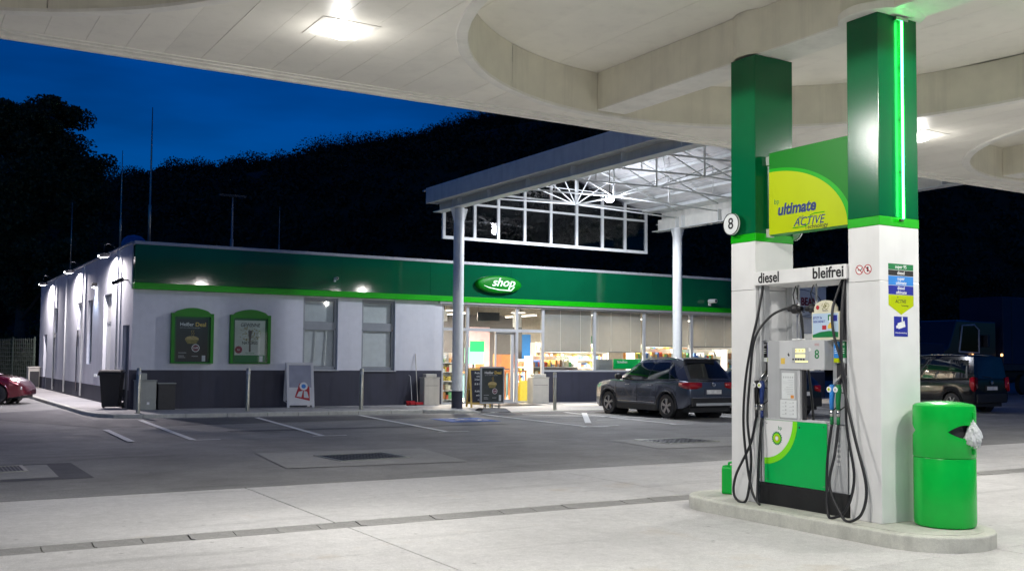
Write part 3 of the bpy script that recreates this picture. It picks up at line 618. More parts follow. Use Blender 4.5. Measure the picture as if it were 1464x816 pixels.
# ---- hoses and nozzles
def spline(pts,n=10):
    P=[Vector(p) for p in pts]; P=[P[0]*2-P[1]]+P+[P[-1]*2-P[-2]]; out=[]
    for i in range(1,len(P)-2):
        for k in range(n):
            t=k/n; a,b_,c_,d=P[i-1],P[i],P[i+1],P[i+2]
            out.append(.5*((2*b_)+(c_-a)*t+(2*a-5*b_+4*c_-d)*t*t+(3*b_-a-3*c_+d)*t**3))
    out.append(P[-2]); return out
def hose(pts): return MB().tube(spline(pts),.0135,8).build('hose',G['rubber'],pu,smooth=True)
def nozzle(y,z,m,bezel):
    x=7.775
    n_=MB().tube([(x-.01,y,z+.05),(x,y,z+.0),(x-.012,y,z-.11),(x-.01,y,z-.2)],[.022,.028,.022,.019],10).build('nozzle',G[m],pu,smooth=True)
    MB().tube([(x+.01,y-.012,z+.03),(x+.05,y-.035,z+.11),(x+.085,y-.05,z+.155)],.0115,8).build('spout',G['steel'],n_,smooth=True)
    MB().tube([(x+.005,y-.01,z-.02),(x+.04,y-.05,z-.03),(x+.04,y-.05,z-.15),(x+.0,y-.012,z-.19)],.008,6).build('lever_guard',G['rubber'],n_,smooth=True)
    MB().lathe((x-.028,y+.018,z+.005),[(0,-.004),(.026,-.004),(.029,0),(.029,.012)],16,'x').build('nozzle_badge',G['whiteprint'],n_,auto=30); MB().lathe((x-.0325,y+.018,z+.005),[(0,0),(.014,0)],12,'x').build('badge_print',G['yellow' if bezel else 'palegrey'],n_)
    MB().tube([(x-.01,y,z-.19),(x-.01,y,z-.255)],.0205,10).build('swivel',G['steel'],n_,smooth=True)
    MB().tube([(x-.01,y,z-.255),(x-.01,y,z-.33)],.0175,10).build('hose_sleeve',G['navy' if m=='navy' else ('rubber' if m=='black' else 'greenprint')],n_,smooth=True)
nozzle(7.925,1.36,'black',0); nozzle(7.848,1.36,'navy',1); nozzle(6.915,1.345,'sky_blue',1); nozzle(6.835,1.345,'greenprint',0)
XH=7.62
hose([(7.765,7.925,1.04),(7.70,7.95,.75),(XH,8.08,.42),(XH-.02,8.09,.22),(XH,8.0,.145),(XH+.02,7.93,.22),(XH+.06,7.92,.6),(7.66,7.95,1.0),(7.68,7.93,1.45),(7.70,7.88,1.85),(7.82,7.78,2.08),(7.95,7.66,2.17),(8.0,7.60,2.17),(8.02,7.54,2.10),(8.03,7.52,1.85)])
hose([(7.765,7.848,1.04),(7.72,7.84,.7),(7.68,7.825,.35),(XH+.03,7.80,.19),(XH+.02,7.76,.155),(XH+.03,7.86,.24),(XH+.05,7.96,.5),(7.67,8.02,.95),(7.68,8.0,1.4),(7.71,7.94,1.8),(7.75,7.90,2.05),(7.8,7.885,2.3),(7.82,7.88,2.41)])
hose([(7.765,6.915,1.02),(7.72,6.93,.7),(7.67,6.90,.4),(XH+.0,6.84,.18),(XH-.02,6.76,.155),(XH,6.62,.25),(XH+.05,6.57,.55),(7.68,6.66,1.0),(7.70,6.70,1.5),(7.70,6.82,1.85),(7.72,6.86,2.1),(7.78,6.84,2.3),(7.83,6.83,2.41)])
hose([(7.765,6.835,1.02),(7.71,6.83,.75),(7.63,6.83,.45),(XH-.02,6.67,.2),(XH-.04,6.55,.15),(XH-.02,6.42,.25),(XH+.02,6.41,.5),(7.66,6.56,.95),(7.69,6.71,1.45),(7.71,6.745,1.9),(7.75,6.76,2.2),(7.80,6.77,2.41)])
hose([(8.0,7.36,2.17),(7.97,7.30,2.15),(7.95,7.22,2.05),(7.95,7.20,1.9),(7.96,7.20,1.832)])
hose([(8.35,7.9,1.0),(8.44,8.0,.6),(8.46,7.95,.25),(8.44,7.8,.17),(8.42,7.72,.4),(8.4,7.75,1.2),(8.36,7.83,1.9),(8.3,7.86,2.41)])
hose([(8.35,6.9,1.0),(8.44,6.8,.6),(8.46,6.72,.22),(8.44,6.6,.17),(8.42,6.68,.5),(8.4,6.75,1.2),(8.36,6.8,1.9),(8.3,6.83,2.41)])
# ---- advert card standing on the pump
ac=thing('advert_card','cream framed advert card with rounded top standing on the pump head','advert card',(7.81,7.02,1.83))
y0,y1=6.845,7.192
top=[(y0+.03,2.105)]+[(7.02-.145*math.cos(PI*i/12),2.135+.085*math.sin(PI*i/12)) for i in range(13)]+[(y1-.03,2.105)]
MB().prism([(y0,1.832),(y1,1.832),(y1,2.105)]+top[::-1]+[(y0,2.105)],'x',XP+.0,XP+.02).build('card_frame',G['cream'],ac,bevel=.002)
XA_=XP-.001
MB().box(XA_-.001,XA_+.0008,y0+.012,y1-.012,1.855,2.09).build('poster_ground',mat('poster_sky',(.50,.64,.80),.45,.06,3),ac)
MB().prism([(y0+.012,1.855),(y1-.012,1.855),(y1-.012,1.880),(7.08,1.908),(6.97,1.918),(y0+.012,1.905)],'x',XA_-.002,XA_-.001).build('green_hill_print',G['greenprint'],ac)
text('JETZT 5x',.034,G['blue'],ac,(XA_-.002,7.115,2.048),ydir,up_,.0004,.0004,sx=.85); text('GESCHENKT',.034,G['blue'],ac,(XA_-.002,7.095,2.010),ydir,up_,.0004,.0004,sx=.80)
MB().box(XA_-.002,XA_-.001,7.005,7.058,1.93,1.972).build('red_label',G['red'],ac); MB().box(XA_-.002,XA_-.001,6.935,6.985,2.02,2.075).build('green_label',G['greenprint'],ac); MB().box(XA_-.0028,XA_-.002,6.95,6.968,2.0,2.06).build('bottle_print',G['whiteprint'],ac); MB().box(XA_-.002,XA_-.001,6.87,6.925,2.01,2.07).build('blue_label',G['blue'],ac)
MB().prism([(6.91,1.94),(6.99,1.94),(6.985,1.97),(6.96,2.0),(6.925,2.0)],'x',XA_-.002,XA_-.001).build('yellow_figure_print',G['yellowprint'],ac)
b=MB(); random.seed(3)
for k in range(46):
    a=random.uniform(0,2*PI); r=random.uniform(0,.05); yy,zz=7.02+r*math.cos(a),2.165+r*.8*math.sin(a); b.box(XA_-.0004,XA_+.0008,yy-.005,yy+.005,zz-.004,zz+.004)
b.build('tree_print',mat('olive_print',(.35,.33,.12),.6,.3,60),ac); MB().lathe((XA_,7.115,2.15),[(0,0),(.022,0)],14,'x').build('red_badge',G['red'],ac)
text('Natures',.022,G['black'],ac,(XA_-.0004,7.02,2.118),ydir,up_,.0004)
# ================================================================== LITTER BIN
bc=(8.245,6.03)
lb_=thing('litter_bin','round bright green litter bin on the island with a plastic bag in its slot','litter bin',(bc[0],bc[1],.14))
MB().lathe((*bc,0),[(.0,.142),(.245,.142),(.262,.155),(.268,.19),(.268,.752),(.264,.760),(.0,.760)],48).build('bin_body',G['bingreen'],lb_,auto=35)
shell=MB().lathe((*bc,0),[(.0,.764),(.266,.764),(.271,.770),(.271,1.195),(.266,1.228),(.245,1.243),(.17,1.258),(.08,1.266),(.0,1.268)],64)
me=shell.mesh('bin_lid',G['bingreen'],True)
hood=link('bin_lid',me)
cut=[]
vd=Vector((-bc[0],-bc[1],0)).normalized(); ang0=math.atan2(vd.y,vd.x)
inner=MB().lathe((*bc,0),[(.0,.775),(.255,.775),(.255,1.20),(.0,1.20)],40); me_i=inner.mesh('c',G['dark']); oi_=link('c',me_i); cut.append(oi_)
for a in (ang0+R(40),ang0-R(97)):
    m=MB(); lens=[]
    for i in range(13): lens.append((-.15+.30*i/12,.062*(1-((i-6)/6)**2)))
    for i in range(11,0,-1): lens.append((-.15+.30*i/12,-.055*(1-((i-6)/6)**2)))
    d=Vector((math.cos(a),math.sin(a),0)); q=Vector((-d.y,d.x,0)); o0=Vector((bc[0],bc[1],1.0)); v1=[o0+d*.10+q*p[0]+Vector((0,0,p[1])) for p in lens]; v2=[o0+d*.4+q*p[0]+Vector((0,0,p[1])) for p in lens]; k=len(lens)
    m.add(v1+v2,[tuple(range(k)),tuple(range(2*k-1,k-1,-1))]+[(i,k+i,k+(i+1)%k,(i+1)%k) for i in range(k)])
    mm=m.mesh('c2',G['dark']); bmm=bmesh.new(); bmm.from_mesh(mm); bmesh.ops.recalc_face_normals(bmm,faces=bmm.faces); bmm.to_mesh(mm); bmm.free(); cut.append(link('c2',mm))
for cu in cut:
    md=hood.modifiers.new('b','BOOLEAN'); md.operation='DIFFERENCE'; md.object=cu; md.solver='EXACT'
dg=bpy.context.evaluated_depsgraph_get(); nm=bpy.data.meshes.new_from_object(hood.evaluated_get(dg))
for cu in cut: bpy.data.objects.remove(cu)
bpy.data.objects.remove(hood); nm.name='bin_lid'
nm.materials.clear(); nm.materials.append(G['bingreen']); nm.set_sharp_from_angle(angle=R(40)); link('bin_lid',nm,lb_)
MB().lathe((*bc,0),[(.225,.80),(.225,1.17)],32).build('bin_liner',G['dark'],lb_)
aa=ang0+R(62); lx,ly=bc[0]+.272*math.cos(aa),bc[1]+.272*math.sin(aa)
b=MB(); 
for z in (.80,1.13): b.box(lx-.014,lx+.014,ly-.014,ly+.014,z,z+.05)
b.build('hinge',G['bingreen'],lb_,bevel=.004); MB().lathe((lx,ly,1.085),[(0,-.014),(.014,0),(0,.014)],10).build('lock_knob',G['steel'],lb_,smooth=True)
# crumpled bag hanging out
bmm=bmesh.new(); bmesh.ops.create_icosphere(bmm,subdivisions=5,radius=1)
d=Vector((math.cos(ang0+R(57)),math.sin(ang0+R(57)),0)); cb=Vector((bc[0],bc[1],.985))+d*.285
for v in bmm.verts:
    n_=noise.noise(v.co*2.0)*.25+abs(noise.noise(Vector((v.co.x*5,v.co.y*5,v.co.z*1.6))))*.42+noise.noise(Vector((v.co.x*13,v.co.y*13,v.co.z*4)))*.12-.1; taper=.30+.75*(1-v.co.z)/2
    p=v.co*(1+n_); v.co=Vector((p.x*.075*taper*1.25,p.y*.075*taper*1.25,p.z*.105))+cb+Vector((0,0,.0))
me=bpy.data.meshes.new('plastic_bag'); bmm.to_mesh(me); bmm.free(); me.materials.append(G['bag']); me.polygons.foreach_set('use_smooth',[True]*len(me.polygons))
bo=link('plastic_bag',me); tag(bo,'crumpled white plastic bag hanging out of the green bin slot','bag')
# ================================================================== JERRYCAN
jc=thing('jerrycan','small green plastic jerrycan standing behind the far column','jerrycan',(8.07,8.62,.14),R(-62))
def jl(name,m,mb,**k): 
    o=mb.build(name,m,None,**k); o.parent=jc; return o
b=MB(); pr=[(-.125,0),(.125,0),(.14,.02),(.14,.24),(.11,.29),(-.02,.315),(-.115,.315),(-.14,.285),(-.14,.02)]
hole=[(-.105,.09),(-.105,.19),(-.08,.2),(-.08,.08)]
b.prism(pr,'x',-.075,.075); jl('body',G['bingreen'],b,bevel=.02,seg=3)
b=MB(); b.box(-.078,.078,-.112,-.082,.085,.2); jl('label',G['paper'],b,bevel=.003)
b=MB(); b.tube([(0,-.12,.31),(0,-.10,.345),(0,.02,.345),(0,.05,.305)],.014,8); jl('handle',G['bingreen'],b,smooth=True)
b=MB(); b.lathe((0,.095,.28),[(.03,0),(.03,.04),(0,.04)],14); jl('cap',G['black'],b)
# ================================================================== SHOP BUILDING
SX,SY=5.68,30.2; SXE=33.5; ZT=4.74
shop=thing('station_shop','long low white shop building with a dark green fascia and lit windows','shop building',(19,36,S))
def wall_y(name,m,openings,x0,x1,z0,z1,y0,y1):
    b=MB(); xs_=sorted({x0,x1,*[o[0] for o in openings],*[o[1] for o in openings]})
    for i in range(len(xs_)-1):
        a,c_=xs_[i],xs_[i+1]; mid=(a+c_)/2; sp=[(max(z0,o[2]),min(z1,o[3])) for o in openings if o[0]<mid<o[1] and o[3]>z0 and o[2]<z1]; zc=z0
        for (p,q) in sorted(sp):
            if p>zc+1e-4: b.box(a,c_,y0,y1,zc,p)
            zc=max(zc,q)
        if zc<z1-1e-4: b.box(a,c_,y0,y1,zc,z1)
    return b.build(name,m,shop)
wins=[(10.67,11.80,1.22,3.44),(12.60,13.75,1.20,3.44)]
wall_y('front_wall',G['render'],wins,SX,15.44,1.205,3.50,SY,SY+.3)
wall_y('plinth',G['plinth_wall'],[],SX-.010,15.44,S-.05,1.203,SY-.012,SY+.3)
wall_y('window_plinth',G['plinth_wall'],[],19.48,SXE,S-.05,1.17,SY-.012,SY+.25)
# fascia of dark green panels with a bright strip under it
xx=SX-.005; k=0
while xx<30.3:
    x1=min(xx+3.08,30.4); m=MB().box(xx+.003,x1-.003,SY-.16,SY+.1,3.665,ZT); tl=R(.55+random.uniform(-.12,.12)); yw=R(random.uniform(-.9,.9)); zc=(3.665+ZT)/2
    m.v=[(v[0],v[1]-((v[2]-zc)*math.tan(tl)+(v[0]-(xx+x1)/2)*math.tan(yw)*.4 if v[1]<SY else 0),v[2]) for v in m.v]; m.build('fascia_panel',G['dgreen2'],shop); xx=x1
MB().box(SX-.01,30.41,SY-.19,SY+.1,3.485,3.662).build('bright_strip',G['lime'],shop,bevel=.01)
MB().box(SX-.03,SXE,SY-.20,SY+.2,ZT+.002,ZT+.095).build('parapet_cap',G['alu'],shop,bevel=.008)
MB().box(15.3,SXE,SY-.14,SY+.1,3.42,3.483).build('gutter_strip',G['alu'],shop)
# side wall (x = 5.68) with real openings
ops=[(30.62,31.62,S,2.49),(33.56,34.95,S,3.54),(37.15,38.15,1.31,3.50),(39.6,40.55,2.55,3.52),(45.9,47.1,2.5,3.56),(49.2,50.3,S,2.5)]
def wall_x(name,m,opn,y0,y1,z0,z1,x0,x1):
    b=MB(); ys_=sorted({y0,y1,*[o[0] for o in opn],*[o[1] for o in opn]})
    for i in range(len(ys_)-1):
        a,c_=ys_[i],ys_[i+1]; mid=(a+c_)/2; zc=z0
        for (p,q) in sorted((max(z0,o[2]),min(z1,o[3])) for o in opn if o[0]<mid<o[1] and o[3]>z0 and o[2]<z1):
            if p>zc+1e-4: b.box(x0,x1,a,c_,zc,p)
            zc=max(zc,q)
        if zc<z1-1e-4: b.box(x0,x1,a,c_,zc,z1)
    return b.build(name,m,shop)
wall_x('side_wall',G['render'],ops,SY+.301,51.95,.62,4.80,SX,SX+.3)
wall_x('side_plinth',G['plinth_wall'],ops,SY+.301,51.95,S-.05,.618,SX-.010,SX+.3)
MB().box(SX-.05,SX+.35,SY+.21,51.98,4.802,4.85).build('parapet_cap',G['alu'],shop,bevel=.006)
MB().box(SX+.3,SXE,51.65,51.95,S,4.7).build('rear_wall',G['render'],shop); MB().box(SXE-.3,SXE,SY+.3,51.6,S,4.7).build('end_wall',G['render'],shop)
MB().box(SX+.3,SXE-.3,SY+.31,51.6,4.55,4.70).build('roof',G['dark'],shop)
for (y0,y1,z0,z1) in ops:
    door=z0<.2
    f=MB(); w_=.07; xf0,xf1=SX+.10,SX+.17
    f.box(xf0,xf1,y0,y0+w_,z0,z1); f.box(xf0,xf1,y1-w_,y1,z0,z1); f.box(xf0,xf1,y0+w_,y1-w_,z1-w_,z1)
    if not door: f.box(xf0,xf1,y0+w_,y1-w_,z0,z0+w_)
    if z1>3.4 and door: f.box(xf0,xf1,y0+w_,y1-w_,2.60,2.68)
    fr=f.build('door_frame' if door else 'side_window',G['win_grey'],shop)
    if door:
        MB().box(xf0+.015,xf0+.055,y0+w_+.003,y1-w_-.003,z0+.01,2.595 if z1>3.4 else z1-w_-.003).build('door_leaf',G['win_grey'] if y0<33 else G['white_steel'],fr,bevel=.004)
        if z1>3.4: MB().box(xf0+.02,xf0+.03,y0+w_,y1-w_,2.682,z1-w_).build('pane',G['curtain'],fr)
        h=MB(); h.tube([(xf0-.03,y1-.2,1.15),(xf0-.03,y1-.32,1.15)],.011,6); h.box(xf0-.03,xf0+.02,y1-.21,y1-.19,1.14,1.16); h.build('handle',G['steel'],fr)
    else:
        MB().box(xf0+.02,xf0+.03,y0+w_,y1-w_,z0+w_,z1-w_).build('pane',G['darkglass'],fr); MB().box(xf0+.06,xf0+.065,y0+w_,y1-w_,z0+w_,z1-w_).build('pane_backing',G['dark'],fr)
for y in (32.25,39.0,43.2,46.5):
    b=MB(); b.tube([(SX-.06,y,.18),(SX-.06,y,4.72),(SX+.01,y,4.76)],.032,8); b.build('downpipe',G['white_steel'],shop,smooth=True)
for y in (40.1,46.4):
    b=MB(); b.box(SX-.05,SX,y-.11,y+.11,2.30,2.50); b.tube([(SX-.05,y-.05,2.32),(SX-.05,y,1.9),(SX-.05,y,.3)],.028,8); b.build('service_pipe',G['steel'],shop)
for y in (35.9,36.1,36.3): MB().box(SX-.03,SX,y,y+.12,.90,.98).build('vent_box',G['white_steel'],shop)
# front windows with blinds
for wi,(x0,x1,z0,z1) in enumerate(wins):
    f=MB(); y0,y1=SY+.10,SY+.17; w_=.09; zm=2.58
    f.box(x0,x0+w_,y0,y1,z0,z1); f.box(x1-w_,x1,y0,y1,z0,z1); f.box(x0+w_,x1-w_,y0,y1,z0,z0+w_+.03); f.box(x0+w_,x1-w_,y0,y1,z1-w_,z1); f.box(x0+w_,x1-w_,y0,y1,zm-.13,zm+.13)
    fr=f.build('window_frame',G['win_grey'],shop,bevel=.006)
    MB().box(x0-.02,x1+.03,SY-.07,SY+.099,z0-.03,z0-.002).build('sill',G['alu'],fr,bevel=.004)
    MB().box(x0+w_,x1-w_,y0+.03,y0+.04,z0+w_+.03,zm-.13).build('pane',G['glass'],fr); MB().box(x0+w_,x1-w_,y0+.03,y0+.04,zm+.13,z1-w_).build('pane',G['glass'],fr)
    for (za_,zb_) in ((zm+.13,z1-w_),(z0+w_+.03,zm-.13)):
        s_=MB(); z=za_+.01; tilt=.012
        while z<zb_-.02: s_.add([(x0+w_,y0+.075,z),(x1-w_,y0+.075,z),(x1-w_,y0+.105,z+.070),(x0+w_,y0+.105,z+.070)],[(0,1,2,3)]); z+=.066
        s_.build('blind',G['blind'],fr)
    for sx_,zz in ((x0+.05,zm-.1),(x1-.05,zm-.1),(x0+.05,z0+.05),(x1-.05,z0+.05)): MB().lathe((sx_,y0-.004,zz),[(.018,0),(0,0)],8,'y').build('drain_cap',G['black'],fr)
    if wi==0:
        for xc in (11.1,11.45):
            c_=MB(); c_.grid(lambda u,v:(xc-.04+.08*u+ (v-.5)*.06,y0+.06+.015*math.sin(u*9),z0+.15+v*1.05),8,2); c_.build('curtain',G['curtain'],fr,smooth=True)
MB().box(SX+.4,15.3,SY+.6,SY+.62,S,4.5).build('inner_partition',G['int_wall'],shop); 
# glazed shop front: mullions, header, transoms, panes, blinds
mx=[15.46,16.42,18.36,19.43,21.66,23.93,26.24,28.55,30.85,SXE-.06]
yg0,yg1=SY+.02,SY+.11
for x in mx: MB().box(x-.055 if x>15.5 else x-.015,x+.055,yg0,yg1,(S if x<19.45 else 1.17),3.42).build('mullion',G['alu'],shop,bevel=.006)
def bay(i): return mx[i]+.055,mx[i+1]-.055
for i in range(len(mx)-1):
    x0,x1=bay(i); zb_=1.17 if i>=3 else S
    MB().box(x0,x1,yg0,yg1,3.36,3.42).build('header_bar',G['alu'],shop); MB().box(x0,x1,yg0,yg1,zb_,zb_+.06).build('bottom_bar',G['alu'],shop)
    if i in (0,1,2):
        zt_=2.58
        MB().box(x0,x1,yg0,yg1,zt_-.05,zt_+.05).build('transom',G['alu'],shop); MB().box(x0,x1,yg0+.04,yg0+.05,zt_+.05,3.36).build('pane',G['glass'],shop)
        if i!=1: MB().box(x0,x1,yg0+.04,yg0+.05,zb_+.06,zt_-.05).build('pane',G['glass'],shop)
        else:   # sliding door leaf standing open to the side
            dr=MB(); a,c_=17.55,18.30
            dr.box(a,a+.05,yg0+.10,yg0+.14,S+.02,2.53); dr.box(c_-.12,c_,yg0+.10,yg0+.14,S+.02,2.53); dr.box(a+.05,c_-.12,yg0+.10,yg0+.14,S+.02,S+.12); dr.box(a+.05,c_-.12,yg0+.10,yg0+.14,2.45,2.53)
            d_=dr.build('sliding_door',G['alu'],shop); MB().box(a+.05,c_-.12,yg0+.115,yg0+.125,S+.12,2.45).build('pane',G['glass'],d_)
    else:
        MB().box(x0,x1,yg0+.04,yg0+.05,zb_+.06,3.36).build('pane',G['glass'],shop)
        zb2=1.90 if i in (3,4) else 2.15
        s_=MB(); z=zb2
        while z<3.34: s_.add([(x0+.01,yg0+.13,z),(x1-.01,yg0+.13,z),(x1-.01,yg0+.165,z+.088),(x0+.01,yg0+.165,z+.088)],[(0,1,2,3)]); z+=.082
        s_.box(x0+.01,x1-.01,yg0+.13,yg0+.16,zb2-.03,zb2)
        s_.build('blind',mblind,shop)
        for xc in (x0+.75,x1-.5): MB().box(xc,xc+.012,yg0+.125,yg0+.129,zb2,3.35).build('blind_cord',G['curtain'],shop)
# end panel with coffee bar sign
MB().box(30.42,SXE,SY-.10,SY+.1,3.42,ZT).build('end_panel',G['steel_grey'],shop)
MB().box(SXE-2.9,SXE-.02,SY-.06,SY-.015,1.6,3.419).build('end_panel',G['steel_grey'],shop)
cb=thing('coffee_bar_sign','pale blue wall sign with red BEAN lettering in a black oval','sign',(31.95,SY-.1,4.0))
b=MB(); el=lambda a,k:(31.95+a*math.cos(2*PI*k/48),4.03+a*.43*math.sin(2*PI*k/48)); 
vs=[(el(1.29,k)[0],SY-.105,el(1.29,k)[1]) for k in range(48)]+[(el(1.24,k)[0],SY-.105,el(1.24,k)[1]) for k in range(48)]; b.add(vs,[(k,(k+1)%48,48+(k+1)%48,48+k) for k in range(48)]); b.build('oval_outline',G['black'],cb)
text('WILD BEAN',.44,mat('dark_red',(.22,.01,.012),.5,0),cb,(31.95,SY-.105,4.07),(1,0,0),(0,0,1),.002,.016,sx=.86); text('C A F E',.30,G['black'],cb,(31.75,SY-.105,3.72),(1,0,0),(0,0,1),.002,.003)
# oval shop sign
sg=thing('shop_sign','raised green oval sign with white italic shop lettering on the fascia','sign',(17.45,SY-.2,4.12))
pr=[(.0,-.20),(.55,-.198),(.80,-.185),(.86,-.16),(.88,-.10),(.88,.0)]
m=MB(); vs=[]; n=40
for (r,h) in pr:
    for k in range(n): a=2*PI*k/n; vs.append((17.45+r*math.cos(a),SY-.16+h,4.12+r*.335*math.sin(a)))
m.add(vs,[(i*n+k,i*n+(k+1)%n,(i+1)*n+(k+1)%n,(i+1)*n+k) for i in range(len(pr)-1) for k in range(n)])
m.build('oval_body',G['signgreen'],sg,auto=50)
text('shop',.40,G['lampsign'],sg,(17.56,SY-.366,4.18),(1,0,0),(0,0,1),.006,.003,.35,sx=1.15)
b=MB(); b.tube([(18.0,SY-.366,4.05),(17.87,SY-.366,3.925),(17.4,SY-.366,3.935),(17.0,SY-.364,4.0),(16.82,SY-.364,4.06)],[.017,.02,.016,.012,.005],6); b.build('swoosh',G['lampsign'],sg)
# poster cabinets on the front wall
def cabinet(x0,x1,label,kind):
    t=thing('poster_cabinet',label,'poster cabinet',((x0+x1)/2,SY,2.2),0,'green poster cabinets on the wall'); z0,z1=1.40,2.84; xc=(x0+x1)/2; n=14
    topo=[(x1-(x1-x0)*i/n,z1+.16*math.sin(PI*i/n)) for i in range(n+1)]
    ix0,ix1,iz0,iz1=x0+.09,x1-.09,z0+.03,z1-.10
    m=MB(); y0,y1=SY-.14,SY-.001
    m.prism([(x0,z1)]+[(ix0,z1),(ix0,iz0),(x0,z0)],'y',y0,y1); m.prism([(ix1,iz0),(ix1,z1),(x1,z1),(x1,z0)],'y',y0,y1); m.prism([(ix0+.0005,iz1),(ix1-.0005,iz1),(ix1-.0005,z1)]+[p for p in topo if ix0<p[0]<ix1]+[(ix0+.0005,z1)],'y',y0+.002,y1); m.prism([(x0,z0),(ix0,iz0),(ix1,iz0),(x1,z0)],'y',y0+.001,y1)
    m.build('cabinet_frame',G['cabinet'],t)
    MB().box(ix0,ix1,SY-.05,SY-.045,iz0,iz1).build('back_panel',mat('cabinet_inner',(.005,.10,.03),.5,.05),t)
    MB().box(ix0+.001,ix1-.001,y0+.02,y0+.026,iz0+.001,iz1-.001).build('front_glass',G['glass'],t)
    px0,px1,pz0,pz1=ix0+.06,ix1-.06,iz0+.02,iz1-.06; yp=SY-.052
    MB().box(px0,px1,yp,yp+.002,pz0,pz1).build('poster',mat('poster_paper',(.03,.034,.04) if kind==0 else (.62,.66,.58),.6,.1,3),t)
    yt=yp-.0015
    if kind==0:
        deal_poster(t,px0,px1,pz0,pz1,yt)
    else:
        MB().box(px0,px1,yt,yt+.001,pz0,pz0+.20).build('green_band_print',G['greenprint'],t)
        text('GEWINNE',.15,G['black'],t,(xc,yt,pz1-.14),(1,0,0),(0,0,1),.0006,.002,.2,sx=.85); text('NATURES',.13,G['black'],t,(xc,yt,pz1-.67),(1,0,0),(0,0,1),.0006,.002,0,sx=.85)
        bb=MB(); rg=random.Random(4)
        for k in range(170):
            a=rg.uniform(0,2*PI); r=math.sqrt(rg.random()); x,z=xc+r*.33*math.cos(a),pz1-.40+r*.22*math.sin(a); q=rg.uniform(.006,.018); bb.box(x-q,x+q,yt,yt+.0012,z-q*.6,z+q*.6)
        bb.build('leaf_print',mat('leaf_print',(.28,.24,.07),.6,.5,60),t); MB().prism([(xc-.03,pz0+.30),(xc+.03,pz0+.30),(xc+.022,pz1-.62),(xc+.06,pz1-.3),(xc-.06,pz1-.3),(xc-.022,pz1-.62)],'y',yt-.0006,yt).build('trunk_print',mat('trunk_print',(.12,.10,.09),.6),t)
        MB().lathe((px0+.12,yt,pz0+.36),[(.11,0),(0,-.001)],20,'y').build('red_badge',mat('badge_red',(.28,.03,.06),.5),t); text('6x',.08,G['whiteprint'],t,(px0+.12,yt-.002,pz0+.36),(1,0,0),(0,0,1),.0005)
        text('Viel Freude',.06,G['greenprint'],t,(xc,yt,pz0+.26),(1,0,0),(0,0,1),.0005,0,.2)
    MB().box(px1-.16,px1-.06,yt-.001,yt,pz0+.01,pz0+.18).build('logo_card',G['paper'],t)
def deal_poster(t,px0,px1,pz0,pz1,yt,k_=1.0,O=None):
    W_=px1-px0; xc=(px0+px1)/2; H_=pz1-pz0
    text('Heißer',.155*W_,G['whiteprint'],t,(px0+.33*W_,yt,pz1-.13*H_),(1,0,0),(0,0,1),.0006,.0015,0); text('Deal',.185*W_,G['yellowprint'],t,(px0+.77*W_,yt,pz1-.13*H_),(1,0,0),(0,0,1),.0006,.003,0)
    text('jetzt zum heißen Preis genießen',.05*W_,G['palegrey'],t,(xc-.06*W_,yt,pz1-.205*H_),(1,0,0),(0,0,1),.0005)
    zc=pz1-.48*H_; bb=MB(); bb.prism([(xc+.22*W_*math.cos(a),zc+.075*H_*math.sin(a)+.01) for a in [2*PI*i/20 for i in range(20)]],'y',yt-.001,yt); bb.build('bread_print',mat('bread',(.42,.33,.14),.6,.35,25),t)
    bb=MB(); bb.prism([(xc-.22*W_,zc-.01),(xc+.2*W_,zc-.01),(xc+.14*W_,zc-.10*H_),(xc-.14*W_,zc-.10*H_)],'y',yt-.0015,yt-.0005); bb.build('filling_print',mat('filling',(.24,.20,.06),.6,.6,40),t)
    bb=MB()
    for dx in (-.02,.04): bb.tube([(xc+dx*W_,yt-.001,zc+.10*H_),(xc+(dx+.03)*W_,yt-.001,zc+.14*H_),(xc+(dx-.01)*W_,yt-.001,zc+.18*H_),(xc+(dx+.02)*W_,yt-.001,zc+.22*H_)],.004,4)
    bb.build('steam_print',G['yellowprint'],t)
    bb=MB(); bb.lathe((xc+.12*W_,yt-.002,zc-.20*H_),[(.105*W_,0),(.125*W_,0)],24,'y'); bb.build('badge_ring',G['whiteprint'],t); MB().lathe((xc+.12*W_,yt-.0015,zc-.20*H_),[(.105*W_,0),(0,-.0005)],24,'y').build('badge',mat('plum',(.16,.03,.06),.5),t); text('3,49',.09*W_,G['whiteprint'],t,(xc+.12*W_,yt-.003,zc-.20*H_),(1,0,0),(0,0,1),.0005,.001)
    bb=MB()
    for (x,z,w_) in ((px0+.08*W_,pz0+.20*H_,.25),(px0+.08*W_,pz0+.13*H_,.18),(px0+.08*W_,pz0+.09*H_,.22),(px0+.5*W_,pz0+.12*H_,.2)): bb.box(x,x+w_*W_,yt-.001,yt,z,z+.012*H_)
    bb.build('small_print',G['palegrey'],t)
cabinet(6.72,7.92,'green framed wall cabinet with a dark sandwich advert poster',0)
cabinet(8.41,9.62,'green framed wall cabinet with a pale poster of a word tree',1)
# small lamps and cameras on the fascia
for x,z,lab,kind in ((26.95,3.83,'white security camera on the fascia above the parked grey car',1),(11.6,4.0,'small security camera on the fascia above the first blind window',0)):
    t=thing('security_camera',lab,'camera',(x,SY-.16,z)); k=1.0 if kind else .55
    MB().box(x-.06*k,x+.06*k,SY-.20,SY-.161,z-.1*k,z+.1*k).build('base',G['white_steel'],t,bevel=.005)
    b=MB(); b.lathe((x-.08*k,SY-.38,z+.06*k),[(0,-.26*k),(.075*k,-.25*k),(.085*k,.12*k),(.05*k,.16*k),(0,.165*k)],14,'y'); b.build('housing',G['white'],t,auto=40); MB().lathe((x-.08*k,SY-.38-.255*k,z+.06*k),[(.055*k,-.004),(0,-.008)],12,'y').build('lens',G['black'],t); MB().tube([(x,SY-.2,z),(x-.04*k,SY-.3,z+.0)],.022*k,8).build('arm',G['white_steel'],t)
